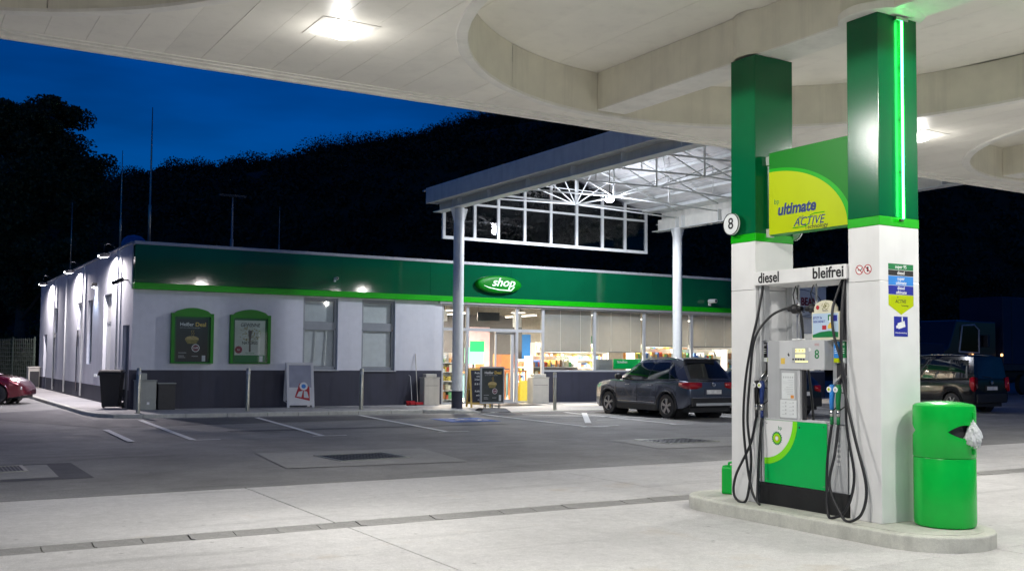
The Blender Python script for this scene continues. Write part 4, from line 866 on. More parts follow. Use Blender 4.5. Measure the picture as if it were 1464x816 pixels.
# floodlights on swan-neck arms along the side wall
for i,(y,lab) in enumerate(((33.0,'floodlight on the side wall nearest the front corner'),(40.3,'floodlight midway along the white side wall'),(48.0,'farthest floodlight at the rear end of the side wall'))):
    t=thing('wall_floodlight',lab,'floodlight',(SX,y,4.6),0,'floodlights along the side wall'); xo=SX-.36
    b=MB(); b.tube(spline([(SX,y,4.87),(SX-.2,y,5.0),(SX-.34,y,4.95),(SX-.36,y,4.72)],6),.016,6); b.build('swan_neck',G['dark'],t,smooth=True)
    b=MB(); b.prism([(xo-.16,4.56),(xo+.16,4.60),(xo+.14,4.72),(xo-.14,4.70)],'y',y-.17,y+.17); b.build('housing',G['dark'],t,bevel=.01)
    MB().add([(xo-.10,y-.10,4.556),(xo+.10,y-.10,4.588),(xo+.10,y+.10,4.588),(xo-.10,y+.10,4.556)],[(0,1,2,3)]).build('lens',G['lampsmall'],t)
    MB().box(xo-.168,xo-.161,y-.10,y+.02,4.59,4.63).build('side_lens',G['lampsmall'],t)
    lamp('flood_beam','SPOT',(xo+.06,y,4.52),620,(1,.91,.94),.06,(0,R(-12),0),parent=t,ang=176,blend=.5)
t=thing('bulkhead_lamp','bluish white bulkhead lamp high on the side wall','wall lamp',(SX-.1,36.5,3.9)); MB().box(SX-.14,SX,36.38,36.62,3.88,4.02).build('housing',G['dark'],t,bevel=.01); MB().box(SX-.13,SX-.02,36.4,36.6,3.862,3.878).build('lens',G['lampcool'],t); lamp('bulkhead_beam','SPOT',(SX-.09,36.5,3.84),110,(.62,.74,1),.05,(0,R(10),0),parent=t,ang=110,blend=.6)
t=thing('wall_camera','dark bullet camera on the side wall close to the front corner','camera',(SX-.2,31.2,3.75)); b=MB(); b.tube([(SX,31.0,3.78),(SX-.15,31.0,3.78)],.02,6); b.tube([(SX-.15,30.95,3.80),(SX-.4,31.15,3.68)],.06,10); b.build('housing',G['dark'],t)
# roof things
t=thing('roof_skylight','low bluish dome skylight on the flat roof corner','skylight',(6.9,37,4.7)); MB().lathe((6.93,37,4.70),[(.42,0),(.42,.78),(.36,.92),(.22,1.03),(0,1.07)],12).build('dome',mat('skylight_dome',(.10,.18,.40),.25,.1),t)
for (x,zt_,th,lab) in ((6.83,9.6,.05,'tallest thin mast standing on the roof corner'),(5.95,8.1,.035,'second tallest thin mast at the side edge of the roof'),(9.48,7.0,.06,'mast with a cross bar standing on the shop roof'),(11.1,6.75,.025,'thin short mast right of the cross bar mast')):
    t=thing('roof_mast',lab,'mast',(x,34,4.7),0,'thin masts on the shop roof'); b=MB(); h=zt_-4.7; b.tube([(x,34,4.70),(x,34,4.7+h*.35),(x,34,4.7+h*.36),(x,34,4.7+h*.7),(x,34,zt_)],[th,th,th*.6,th*.55,th*.25],8); b.build('pole',G['brass' if 'cross' not in lab else 'win_grey'],t,smooth=True); MB().box(x-.09,x+.09,33.91,34.09,4.70,4.74).build('base_plate',G['brass'],t)
    if 'cross' in lab and 'thin' not in lab: MB().box(x-.45,x+.45,33.95,34.05,6.93,7.0).build('cross_bar',G['dark'],t)
t=thing('roof_mast','thin mast at the rear of the side wall','mast',(5.85,44,4.7)); b=MB(); b.tube([(5.85,44,4.70),(5.85,44,7.7)],[.03,.012],8); b.build('pole',G['brass'],t,smooth=True); MB().box(5.76,5.94,43.91,44.09,4.7,4.74).build('base_plate',G['brass'],t)
# ================================================================== SHOP INTERIOR
IX0,IX1,IY0,IY1=15.46,SXE-.31,SY+.3,39.0
MB().box(IX0,IX1,SY+.12,IY1,S-.04,S+.002).build('shop_floor',G['int_floor'],shop); MB().box(IX0,IX1,IY1,IY1+.1,S,3.9).build('inner_back_wall',mat('back_wall',(.50,.46,.40),.7,.1),shop); MB().box(IX0-.1,IX0-.01,SY+.3,IY1,S,4.5).build('inner_side_wall',G['int_wall'],shop); MB().box(IX0,IX1,SY+.3,IY1,4.2,4.3).build('inner_ceiling',mat('dark_ceiling',(.07,.068,.066),.7),shop)
MB().box(IX0,SXE-.31,SY+.12,SY+.3,3.46,4.5).build('inner_lintel',G['int_dark'],shop)
MB().box(18.6,22.6,36.8,36.95,S,3.4).build('dark_partition',G['int_dark'],shop); MB().box(20.0,21.0,36.74,36.80,S,2.9).build('pale_panel',mat('mauve',(.35,.27,.30),.6),shop)
for x in (16,18,20,22): MB().tube([(x,31,3.95),(x+1,38.5,3.95)],.12,8).build('duct',G['alu'],shop)
for i,(x,y) in enumerate(((16.9,32.2),(19.6,32.2),(22.8,32.0),(26.0,32.0),(29.2,32.0),(18.2,35.4),(24.5,35.4))):
    t=thing('shop_ceiling_light',['round lamp above the entrance','round lamp behind the glass beside the entrance','lamp behind the first blind','lamp behind the second blind','lamp behind the last blind','lamp deeper in the shop behind the door','lamp deep in the shop behind the blinds'][i],'ceiling lamp',(x,y,3.3),0,'round lamps inside the shop')
    MB().tube([(x,y,3.42),(x,y,4.2)],.008,6).build('cord',G['dark'],t); MB().lathe((x,y,3.3),[(.30,0),(.24,.08),(.05,.14),(0,.15)],18).build('shade',G['white'],t,smooth=True); MB().lathe((x,y,3.305),[(0,0),(.26,0)],18).build('diffuser',G['lampshop'],t); lamp('shop_light','AREA',(x,y,3.29),SHOP_P,(1,.86,.70),.5,parent=t)
for i,(x,y) in enumerate(((16.7,32.6),(17.2,34),(17.9,35))): 
    t=thing('track_spot',['small spotlight near the door glass','second small spotlight behind the door','third small spotlight behind the door'][i],'spotlight',(x,y,3.4),0,'small spots on the shop ceiling'); MB().lathe((x,y,3.32),[(0,0),(.06,0),(.05,.14),(0,.15)],10).build('housing',G['dark'],t); MB().lathe((x,y,3.318),[(0,0),(.05,0)],10).build('lens',G['lampsmall'],t); MB().tube([(x,y,3.46),(x,y,4.2)],.008,5).build('rod',G['dark'],t)
for i,x in enumerate((16.2,17.6,20.5,23.0,25.6,28.2)):
    t=thing('tube_light',['tube light just inside the entrance','tube light over the café chairs','tube light above the bakery shelf','tube light behind the second blind','tube light behind the third blind','tube light behind the fourth blind'][i],'ceiling lamp',(x,33.4,3.2),0,'long tube lights inside the shop')
    MB().box(x-.06,x+.06,32.4,34.6,3.24,3.30).build('housing',G['white'],t); MB().box(x-.04,x+.04,32.42,34.58,3.225,3.239).build('tube',G['lampshop'],t); MB().tube([(x,33.5,3.3),(x,33.5,4.2)],.006,5).build('rod',G['dark'],t)
for i,(x,z,wd,hh,m_) in enumerate(((16.1,2.9,.5,.35,'whiteprint'),(19.2,2.75,.35,.5,'paper'),(18.0,2.95,.9,.3,'black'))):
    t=thing('hanging_sign',['small white sign hanging inside the entrance glass','pale sign hanging behind the side glass','dark menu board hanging behind the door transom'][i],'sign',(x,31.6,z)); MB().box(x-wd/2,x+wd/2,31.58,31.61,z,z+hh).build('board',G[m_],t)
    for dx in (-wd/2+.03,wd/2-.03): MB().tube([(x+dx,31.595,z+hh),(x+dx,31.595,4.2)],.004,4).build('cord',G['dark'],t)
for i,x in enumerate((16.4,22.2,24.0,28.0,30.0)):
    MB().box(x-.4,x+.4,IY1-.02,IY1-.003,1.5,2.7).build('wall_poster',G[('red','yellowprint','sky_blue','greenprint','orange')[i]],shop)
gp=[mat('goods_%d'%i,c_,.5,.1) for i,c_ in enumerate(((.7,.12,.06),(.75,.6,.12),(.12,.35,.15),(.75,.74,.7),(.1,.2,.5),(.72,.34,.1),(.35,.2,.12),(.78,.75,.55)))]
def shelf_unit(x0,x1,y,h,label,rows,d=.45,seed=1):
    rg=random.Random(seed); t=thing('shop_shelf',label,'shelf',((x0+x1)/2,y,S),0,'shelves inside the shop')
    MB().box(x0,x1,y+d-.03,y+d,S,S+h).build('back_panel',G['white'],t)
    for x in (x0-.03,x1): MB().box(x,x+.03,y,y+d,S,S+h).build('side_panel',G['white'],t)
    gb=MB()
    for r_ in range(rows):
        z=S+.1+(h-.15)*r_/rows; MB().box(x0,x1,y,y+d-.031,z,z+.03).build('shelf_board',G['white'],t)
        x=x0+.02
        while x<x1-.15:
            wq=rg.uniform(.04,.12); hq=min(rg.uniform(.10,.26),(h-.15)/rows-.06); gb.box(x,min(x+wq,x1-.01),y+.02+rg.uniform(0,.05),y+d-.05,z+.031,z+.031+hq,rg.randrange(8)); x+=wq+rg.uniform(.004,.03)
    o=gb.build('groceries',gp,t); o['kind']='stuff'
shelf_unit(15.55,16.3,30.9,1.7,'narrow snack shelf behind the glass left of the door',5,seed=2)
shelf_unit(19.6,21.5,31.1,1.62,'bakery display shelf under the first blind',4,.6,3)
shelf_unit(24.1,26.1,31.0,1.95,'bright goods shelf behind the third blind',5,.4,5)
shelf_unit(26.4,28.4,31.0,1.95,'bright goods shelf behind the fourth blind',5,.4,6)
shelf_unit(28.8,30.8,31.0,1.95,'goods shelf behind the last blind',5,.4,9)
shelf_unit(22.8,26.5,36.0,2.2,'tall wall shelf at the back of the shop',6,.4,7)
shelf_unit(16.0,17.4,36.4,2.1,'tall drinks shelf deep behind the entrance door',6,.4,11)
shelf_unit(27.2,30.5,35.2,2.2,'tall shelf deep behind the last two blinds',6,.4,12)
shelf_unit(20.2,21.6,33.2,1.5,'middle aisle shelf behind the bakery display',5,.5,13)
t=thing('green_promo_board','green window promotion board with white lettering behind the glass','promotion board',(23.2,30.6,1.2)); MB().box(22.65,23.88,30.42,30.45,1.27,1.64).build('board',G['pgreen'],t); text('Scheiben',.13,G['whiteprint'],t,(23.05,30.418,1.53),(1,0,0),(0,0,1),.001,.002)
t=thing('white_window_panel','plain white panel standing behind the lower window glass','panel',(22.2,30.55,1.2)); MB().box(21.75,22.62,30.46,30.50,S,1.62).build('board',mblind,t); MB().box(21.9,22.5,30.50,30.8,S,S+.04).build('foot',G['white'],t)
t=thing('promo_display','glowing green and white promotion display behind the entrance glass','display stand',(17.35,31.4,S)); MB().lathe((17.35,31.5,S),[(.25,0),(.25,.03),(.03,.05),(.03,1.5),(0,1.5)],16).build('stand',G['dark'],t); MB().box(16.98,17.75,31.42,31.5,1.42,2.0).build('panel',emis('promo_glow',(.35,1,.6),1.6),t,bevel=.05); MB().box(17.15,17.72,31.36,31.41,1.85,2.22).build('top_panel',emis('promo_green',(.08,.75,.25),.9),t,bevel=.02)
t=thing('counter','long wooden counter inside the shop','counter',(19.0,34.6,S)); MB().box(17.6,20.6,34.6,35.2,S,S+.95).build('front',mat('counter_teal',(.12,.25,.28),.5),t); MB().box(17.5,20.7,34.5,35.3,S+.951,S+1.0).build('top',G['wood'],t)
def chair(x,y,rz,lab):
    t=thing('cafe_chair',lab,'chair',(x,y,S),rz,'wooden chairs in the shop café'); t.scale=(1.1,1.1,1.45); L=lambda n_,b_: setattr(b_.build(n_,G['wood'],None),'parent',t)
    L('seat',MB().box(-.2,.2,-.2,.2,.72,.76)); L('backrest',MB().box(-.2,.2,.17,.20,.80,1.15))
    for sx_ in (-1,1):
        for sy_ in (-1,1): L('leg',MB().box(sx_*.18-.02,sx_*.18+.02,sy_*.18-.02,sy_*.18+.02,0,.72 if sy_<0 else .80))
chair(18.62,31.7,R(20),'tall wooden café chair just behind the open door leaf'); chair(19.15,32.1,R(-10),'tall wooden café chair beside the glass right of the door'); chair(18.05,32.6,R(200),'tall wooden café chair behind the first two'); chair(18.98,31.15,R(90),'pale café chair close to the side glass')
t=thing('cafe_table','high wooden café table behind the entrance','table',(18.3,32.5,S)); MB().box(18.0,18.8,32.35,32.9,S+1.0,S+1.04).build('tabletop',G['wood'],t); MB().lathe((18.4,32.6,S),[(.25,0),(.25,.03),(.04,.06),(.04,1.0)],14).build('pedestal',G['dark'],t)
t=thing('yellow_floor_sign','yellow folding caution board on the floor behind the side glass','floor sign',(19.0,30.75,S))
b=MB(); b.add([(18.75,30.6,S),(19.2,30.6,S),(19.15,30.75,S+.75),(18.8,30.75,S+.75)],[(0,1,2,3)]); b.add([(18.75,30.95,S),(19.2,30.95,S),(19.15,30.76,S+.75),(18.8,30.76,S+.75)],[(3,2,1,0)]); b.build('panels',mat('caution_yellow',(.85,.66,.03),.4,.04),t)
# ================================================================== ENTRANCE CANOPY (white steel, between pump canopy and shop)
ec=thing('entrance_canopy','white steel gabled canopy with trusses between the pumps and the shop','canopy',(19.1,22,0))
YN,YF2=11.75,29.0; XL,XR,XM=14.65,23.50,19.08; ZE,ZR=6.92,8.35
def beam(xo,sgn):
    b=MB(); b.box(xo-.012,xo+.012,YN,YF2-.1,6.26,6.66); b.build('beam_web',G['steel_grey'],ec)
    MB().box(xo-.17,xo+.17,YN,YF2+.05,6.235,6.259).build('beam_flange',G['white_steel'],ec)
    MB().box(xo-sgn*.36-.04,xo-sgn*.36+.04,YN,YF2+.1,6.50,6.95).build('gutter_face',G['steel_grey'],ec); MB().box(xo-.40,xo+.40,YN,YF2+.1,6.951,6.99).build('gutter_top',G['white_steel'],ec); MB().box(xo-.30 if sgn>0 else xo+.02,xo-.02 if sgn>0 else xo+.30,YN,YF2+.05,6.50,6.52).build('gutter_bottom',G['steel_grey'],ec)
    for y in (27.75,27.43,25.59,23.46,21.31,19.2,17.05,15.0): MB().box(xo-.16,xo+.16,y-.012,y+.012,6.26,6.66).build('stiffener',G['white_steel'],ec)
beam(XL,1); beam(XR,-1)
for i,(x,lab) in enumerate(((14.75,'white round steel pole left of the shop entrance'),(23.45,'white round steel pole behind the parked grey car'))):
    t=thing('canopy_pole',lab,'pole',(x,27.78,S),0,'round poles under the white entrance canopy')
    MB().tube([(x,27.78,.62),(x,27.78,6.234)],.165,28).build('shaft',G['white_steel'],t,auto=40); MB().tube([(x,27.78,.06),(x,27.78,.62)],.171,28).build('dark_foot',G['plinth_wall'],t,auto=40)
    b=MB()
    for a in (-1,1): b.prism([(x+a*.16,6.23),(x+a*.30,6.23),(x+a*.16,5.75)],'y',27.77,27.79)
    b.build('gusset',G['white_steel'],t)
# second pair further out carries the near end
for i,(x,lab) in enumerate(((14.75,'near white pole of the entrance canopy on the drive'),)): pass
# roof of long boards on each slope
for sgn in (-1,1):
    xe=XL-.2 if sgn<0 else XR+.2; n=13
    for k in range(n):
        f0,f1=k/n,(k+1)/n-.004; xa=XM+(xe-XM)*f0; xb=XM+(xe-XM)*f1; za=ZR+(ZE+.05-ZR)*f0; zb=ZR+(ZE+.05-ZR)*f1; dz=random.uniform(0,.02)
        m=MB(); m.add([(xa,YN,za+dz),(xb,YN,zb+dz),(xb,YF2+.8,zb+dz),(xa,YF2+.8,za+dz),(xa,YN,za+.05+dz),(xb,YN,zb+.05+dz),(xb,YF2+.8,zb+.05+dz),(xa,YF2+.8,za+.05+dz)],[(3,2,1,0),(4,5,6,7),(0,1,5,4),(1,2,6,5),(2,3,7,6),(3,0,4,7)] if sgn>0 else [(0,1,2,3),(7,6,5,4),(4,5,1,0),(5,6,2,1),(6,7,3,2),(7,4,0,3)])
        m.build('roof_board',G['roofboard'],ec)
    y=YN+.3
    for k in range(6):
        f=(k+.6)/6.2; MB().box(XM+(xe-XM)*f-.03,XM+(xe-XM)*f+.03,YN,YF2+.7,ZR+(ZE+.05-ZR)*f-.10,ZR+(ZE+.05-ZR)*f-.012).build('purlin',G['white_steel'],ec)
ZB=6.70
roofz=lambda x: ZR-.12-(ZR-ZE-.05)*abs(x-XM)/(XM-XL+.2)
def bar(b,p,q,r): b.tube([p,q],r*.82,6)
for i,y in enumerate((27.75,25.65,23.55,21.45,19.35,16.6,13.6)):
    b=MB(); bar(b,(XL,y,6.60),(XM,y,ZB+.02),.032); bar(b,(XM,y,ZB+.02),(XR,y,6.60),.032)
    bar(b,(XL+.1,y,6.85),(XM,y,ZR-.14),.035); bar(b,(XM,y,ZR-.14),(XR-.1,y,6.85),.035); bar(b,(XM,y,ZB),(XM,y,ZR-.14),.04)
    if i in (0,4):
        for dx in (.75,1.6,2.7):
            for sg in (-1,1): bar(b,(XM,y,ZB),(XM+sg*dx,y,roofz(XM+dx)-.0),.024)
        for sg in (-1,1): bar(b,(XM-sg*2.2,y,7.2),(XM+sg*2.2,y,7.2),.018) if sg>0 else None
    else:
        for sg in (-1,1): bar(b,(XM+sg*2.2,y,ZB-.02),(XM+sg*2.2,y,roofz(XM+2.2)),.02); bar(b,(XM,y,ZB),(XM+sg*2.2,y,roofz(XM+2.2)),.022)
    b.build('truss',G['white_steel'],ec,smooth=True)
b=MB(); bar(b,(XM,YN,ZB),(XM,27.75,ZB),.032); b.build('ridge_tie',G['white_steel'],ec)
ysx=(27.75,23.55,19.35,15.15)
for k in range(3):
    b=MB()
    for sg in (-1,1): bar(b,(XM+sg*4.1,ysx[k],roofz(XM+4.1)-.05),(XM+sg*.1,ysx[k+1],roofz(XM)-.05),.022)
    b.build('wind_brace',G['white_steel'],ec)
# glazed gable screen at the shop end
gy=29.5; gx0,gx1=15.10,23.40; z0,z1,z2=5.53,6.68,6.98; mxs=[15.10,16.24,17.14,18.18,19.24,20.32,21.43,22.44,23.40]
b=MB(); b.box(gx0-.05,gx1+.05,gy-.05,gy+.05,z0-.05,z0+.05); b.box(gx0,gx1,gy-.04,gy+.04,z1-.035,z1+.035); b.build('screen_rail',G['white_steel'],ec)
for i,x in enumerate(mxs): MB().box(x-.05,x+.05,gy-.045,gy+.045,z0+.05,max(z1,roofz(x)+.05)).build('screen_mullion',G['white_steel'],ec)
for i in range(8):
    xa,xb=mxs[i]+.05,mxs[i+1]-.05; MB().box(xa,xb,gy-.006,gy+.006,z0+.05,z1-.035).build('screen_pane',G['screenglass'],ec)
    MB().prism([(xa,z1+.035),(xb,z1+.035),(xb,max(z1+.05,roofz(xb)+.05)),(xa,max(z1+.05,roofz(xa)+.05))],'y',gy-.006,gy+.006).build('screen_pane',G['screenglass'],ec)
for k in range(3):
    b=MB(); bar(b,(XM-.4+.2*k,gy-.08,6.7),(XM+3.6,gy-.08,7.1+.02*k),.015); 
b=MB(); b.box(gx0,gx1,gy-.03,gy+.03,7.05,7.11); b.build('screen_rail',G['white_steel'],ec)
t=thing('pendant_lamp','bright pendant lamp hanging under the white canopy roof','pendant lamp',(19.1,25.9,6.65)); MB().tube([(19.1,25.9,6.85),(19.1,25.9,8.2)],.012,6).build('rod',G['dark'],t)
MB().lathe((19.1,25.9,6.66),[(.16,0),(.15,.10),(.07,.20),(0,.22)],18).build('shade',G['dark'],t); MB().lathe((19.1,25.9,6.62),[(0,-.07),(.09,-.05),(.14,.0),(.15,.04)],18).build('bulb',G['lampcool'],t,smooth=True)
lamp('pendant_light','SPOT',(19.1,25.9,6.50),PEND_P,(.88,.91,1),.10,parent=t,ang=174,blend=.3); lamp('pendant_glow','POINT',(19.1,25.9,6.36),190,(.84,.87,1),.12,parent=t)
# ================================================================== THINGS IN FRONT OF THE SHOP
for (x,y,z,lab) in ((5.50,28.2,S,'first steel bollard, at the corner kerb by the wheeled bin'),(8.45,28.35,S,'steel bollard standing before the second poster cabinet'),(11.68,27.95,S,'steel bollard standing before the second blind window'),(17.78,26.95,.02,'steel bollard between the beige bin and the grey car'),(25.1,28.1,S,'steel bollard half hidden behind the grey car bonnet')):
    t=thing('bollard',lab,'bollard',(x,y,z),0,'steel bollards along the kerb'); MB().lathe((x,y,z),[(.0,0),(.057,0),(.057,1.16),(.045,1.185),(0,1.19)],16).build('post',G['brass'],t,auto=40); MB().lathe((x,y,z),[(.10,0),(.10,.008),(.058,.012)],16).build('base_ring',G['brass'],t); MB().lathe((x,y,z),[(.0585,1.02),(.0585,1.10)],16).build('collar',G['alu'],t)
# wheeled bin
t=thing('wheeled_bin','black wheeled rubbish bin at the corner of the shop','wheeled bin',(5.33,31.1,S),R(-20))
def loc(name,m,mb,parent=None,**k):
    o=mb.build(name,m,None,**k); o.parent=parent or t; return o
b=MB(); b.add([(-.22,-.24,.05),(.22,-.24,.05),(.22,.20,.05),(-.22,.20,.05),(-.29,-.33,1.0),(.29,-.33,1.0),(.29,.33,1.0),(-.29,.33,1.0)],[(3,2,1,0),(4,5,6,7),(0,1,5,4),(1,2,6,5),(2,3,7,6),(3,0,4,7)]); loc('body',G['cladding'],b,bevel=.015)
b=MB(); b.box(-.31,.31,-.36,.36,1.0,1.035); b.box(-.32,.32,-.38,-.33,.94,1.0); loc('rim',G['cladding'],b,bevel=.01); b=MB(); b.add([(-.31,-.36,1.04),(.31,-.36,1.04),(.31,.36,1.06),(-.31,.36,1.06),(-.28,-.3,1.10),(.28,-.3,1.10),(.28,.33,1.10),(-.28,.33,1.10)],[(3,2,1,0),(4,5,6,7),(0,1,5,4),(1,2,6,5),(2,3,7,6),(3,0,4,7)]); loc('lid',G['cladding'],b,bevel=.012)
for sx_ in (-.26,.26): b=MB(); b.lathe((sx_,.27,.10),[(0,-.025),(.10,-.025),(.10,.025),(0,.025)],16,'x'); loc('wheel',G['rubber'],b)
b=MB(); b.tube([(-.25,.40,.98),(.25,.40,.98)],.016,8); loc('handle',G['cladding'],b)
def boxthing(name,lab,cat,x0,x1,y0,y1,h,m,topm=None,lip=.02,grp=None):
    t=thing(name,lab,cat,((x0+x1)/2,(y0+y1)/2,S),0,grp); MB().box(x0,x1,y0,y1,S,S+h).build('body',m,t,bevel=.012); MB().box(x0-lip,x1+lip,y0-lip,y1+lip,S+h+.001,S+h+.03).build('lid',topm or m,t,bevel=.008); return t
t=boxthing('storage_box','pale grey storage box at the shop corner behind the bollard','storage box',5.75,6.28,29.75,30.15,.80,G['sagegrey']); MB().box(5.80,6.05,29.9,30.15,S+.831,S+1.02).build('small_case',G['sagegrey'],t,bevel=.01); MB().box(6.03,6.10,29.743,29.749,.25,.32).build('label',G['whiteprint'],t)
t=boxthing('dark_crate','low dark crate with a pale lid beside the grey storage box','crate',6.33,6.80,29.75,30.15,.72,G['dark'],G['sagegrey'])
def wastebox(x0,x1,y,lab):
    t=boxthing('waste_box',lab,'waste bin',x0,x1,y-.36,y,.86,G['beige'],lip=.012,grp='beige waste boxes by the entrance'); b=MB(); b.box(x0+.08,x1-.08,y-.30,y-.06,S+.892,S+1.0); b.build('hood',G['beige'],t,bevel=.015); MB().box(x0+.05,x1-.05,y-.364,y-.361,S+.62,S+.63).build('flap_gap',G['dark'],t)
wastebox(14.60,15.15,30.1,'beige waste box left of the entrance by the broom'); wastebox(18.62,19.28,29.95,'beige waste box right of the open door')
t=thing('broom','broom with a pale handle leaning on the dark wall','broom',(14.35,30.0,S)); b=MB(); b.tube([(14.42,29.85,.2),(14.47,30.17,1.74)],.014,6); b.build('handle',G['beige'],t); MB().box(14.15,14.75,29.80,29.90,S+.02,S+.10).build('brush_head',G['red'],t); MB().box(14.16,14.74,29.81,29.89,S,S+.022).build('bristles',G['dark'],t)
t=thing('dustpan','red long-handled dustpan leaning beside the broom','dustpan',(14.2,29.9,S)); b=MB(); b.tube([(14.22,29.86,.25),(14.27,30.1,1.02),(14.22,30.12,1.06)],.011,6); b.build('handle',G['palegrey'],t); b=MB(); b.add([(14.02,29.70,S),(14.32,29.70,S),(14.32,29.88,S),(14.02,29.88,S),(14.02,29.86,S+.14),(14.32,29.86,S+.14)],[(0,1,2,3),(3,2,5,4),(0,3,4),(1,5,2)]); b.build('pan',G['red'],t)
# white A-board
t=thing('pavement_sign','white folding pavement board with a red and white rosette poster','A-board',(10.45,29.85,S),R(-8)); t.scale=(1.24,1.2,1.2)
H_=1.12
for sg,nm in ((-1,'front_panel'),(1,'rear_panel')):
    b=MB(); f=lambda x,z,o=0: (x,sg*(.30-.24*z/H_)+o,z)
    for (x0,x1,z0_,z1_) in ((-.33,-.27,0,H_),(.27,.33,0,H_),(-.27,.27,.06,.12),(-.27,.27,H_-.06,H_)):
        p=[f(x0,z0_),f(x1,z0_),f(x1,z1_),f(x0,z1_)]; q=[(a[0],a[1]-sg*.03,a[2]) for a in p]; b.add(p+q,[(0,1,2,3),(7,6,5,4),(0,4,5,1),(1,5,6,2),(2,6,7,3),(3,7,4,0)])
    fr=loc(nm,G['white'],b)
    b=MB(); p=[f(-.27,.12,-sg*.012),f(.27,.12,-sg*.012),f(.27,H_-.06,-sg*.012),f(-.27,H_-.06,-sg*.012)]; q=[(a[0],a[1]-sg*.006,a[2]) for a in p]; b.add(p+q,[(0,1,2,3),(7,6,5,4)]); loc('insert',G['aboard'] if sg<0 else G['white'],b,parent=fr)
    if sg<0:
        F_=lambda x,z,o: (x,-(.30-.24*z/H_)+.012-o,z)
        def fl(m,pts,o,nm): b=MB(); b.add([F_(x,z,o) for x,z in pts],[tuple(range(len(pts)))]); return loc(nm,m,b,parent=fr)
        fl(G['white'],[(-.265,.125),(.265,.125),(.265,.50),(-.265,.50)],.002,'white_band'); fl(mat('grey_poster',(.42,.43,.48),.18,.1,4,coat=.6),[(-.265,.502),(.265,.502),(.265,H_-.065),(-.265,H_-.065)],.002,'poster')
        fl(G['red'],[(-.14,.26),(.22,.17),(.22,.5),(.12,.62),(-.02,.60)],.004,'red_print'); fl(G['whiteprint'],[(.08+.10*math.cos(2*PI*i/18),.53+.10*math.sin(2*PI*i/18)) for i in range(18)],.006,'rosette'); fl(G['sky_blue'],[(.08+.055*math.cos(2*PI*i/12),.53+.055*math.sin(2*PI*i/12)) for i in range(12)],.007,'rosette_centre')
        for pts in ([(-.1,.28),(.02,.26),(.06,.42),(-.04,.40)],[(.08,.25),(.2,.24),(.16,.40),(.08,.42)]): fl(G['paper'],pts,.006,'ribbon')
# chalkboard A-frame
t=thing('chalkboard','pine framed folding chalkboard with handwriting beside the white pole','chalkboard',(15.62,28.0,S),R(-14)); H_=1.22
for sg,nm in ((-1,'front_frame'),(1,'rear_frame')):
    b=MB(); f=lambda x,z: (x,sg*(.32-.27*z/H_),z)
    for (x0,x1,z0_,z1_) in ((-.33,-.27,0,H_),(.27,.33,0,H_),(-.27,.27,.10,.16),(-.27,.27,H_-.07,H_)):
        p=[f(x0,z0_),f(x1,z0_),f(x1,z1_),f(x0,z1_)]; q=[(a[0],a[1]-sg*.03,a[2]) for a in p]; b.add(p+q,[(0,1,2,3),(7,6,5,4),(0,4,5,1),(1,5,6,2),(2,6,7,3),(3,7,4,0)])
    fr=loc(nm,G['chalkwood'],b); b=MB(); p=[f(-.27,.16),f(.27,.16),f(.27,H_-.07),f(-.27,H_-.07)]; p=[(a[0],a[1]-sg*.008,a[2]) for a in p]; q=[(a[0],a[1]-sg*.010,a[2]) for a in p]; b.add(p+q,[(0,1,2,3),(7,6,5,4)]); loc('slate',G['chalk'],b,parent=fr)
    if sg<0:
        up2=Vector((0,.27/H_,1)).normalized()
        for (z,s_,x) in ((1.06,'Frühstück',0),(.96,'mit',-.05),(.86,'2 Semmeln',0),(.72,'Ei & Butter',.0),(.50,'Kaffee',-.08),(.38,'oder Tee',.0),(.24,'nur 4,90',.03)):
            lt=text(s_,.085,G['whiteprint'],None,(x,-(.32-.27*z/H_)-.004,z),(1,0,0),up2,.0008,0,.15,sx=.9); lt.parent=fr
b=MB(); b.tube([(-.31,-.20,.55),(-.31,.20,.55)],.008,6); loc('stay',G['palegrey'],b)
# swinging poster stand with a rubber foot
t=thing('poster_stand','poster stand with dark sandwich advert in a silver frame on a rubber foot','poster stand',(15.35,26.75,.045),R(-4)); t.location=(15.45,26.85,.10)
b=MB(); b.add([(-.52,-.30,-.09),(.52,-.30,-.09),(.52,.30,-.09),(-.52,.30,-.09),(-.38,-.17,.03),(.38,-.17,.03),(.38,.17,.03),(-.38,.17,.03)],[(3,2,1,0),(4,5,6,7),(0,1,5,4),(1,2,6,5),(2,3,7,6),(3,0,4,7)]); loc('rubber_foot',G['cladding'],b,bevel=.02)
for x in (-.24,.0,.24):
    for dx in (-.025,.025): b=MB(); b.tube([(x+dx,0,.03),(x+dx,0,.16)],.014,8); loc('spring',G['dark'],b)
b=MB()
for (x0,x1,z0_,z1_) in ((-.40,-.355,.16,1.27),(.355,.40,.16,1.27),(-.355,.355,.16,.205),(-.355,.355,1.225,1.27)): b.box(x0,x1,-.03,.03,z0_,z1_)
loc('frame',G['alu'],b,bevel=.005); b=MB(); b.box(-.355,.355,-.012,.012,.205,1.225); po=loc('poster',mat('dark_poster',(.035,.045,.045),.3,.2,5,coat=.4),b)
t_=bpy.data.objects.new('tmp',None); COL.objects.link(t_); n0=set(COL.objects); deal_poster(t_,-.34,.34,.21,1.22,-.0135); b=MB(); b.box(.22,.30,-.0145,-.0135,.24,.42); b.build('logo_card',G['paper'],t_)
for o in list(COL.objects):
    if o.parent is t_: o.parent=po; o.matrix_parent_inverse=Matrix()
bpy.data.objects.remove(t_)
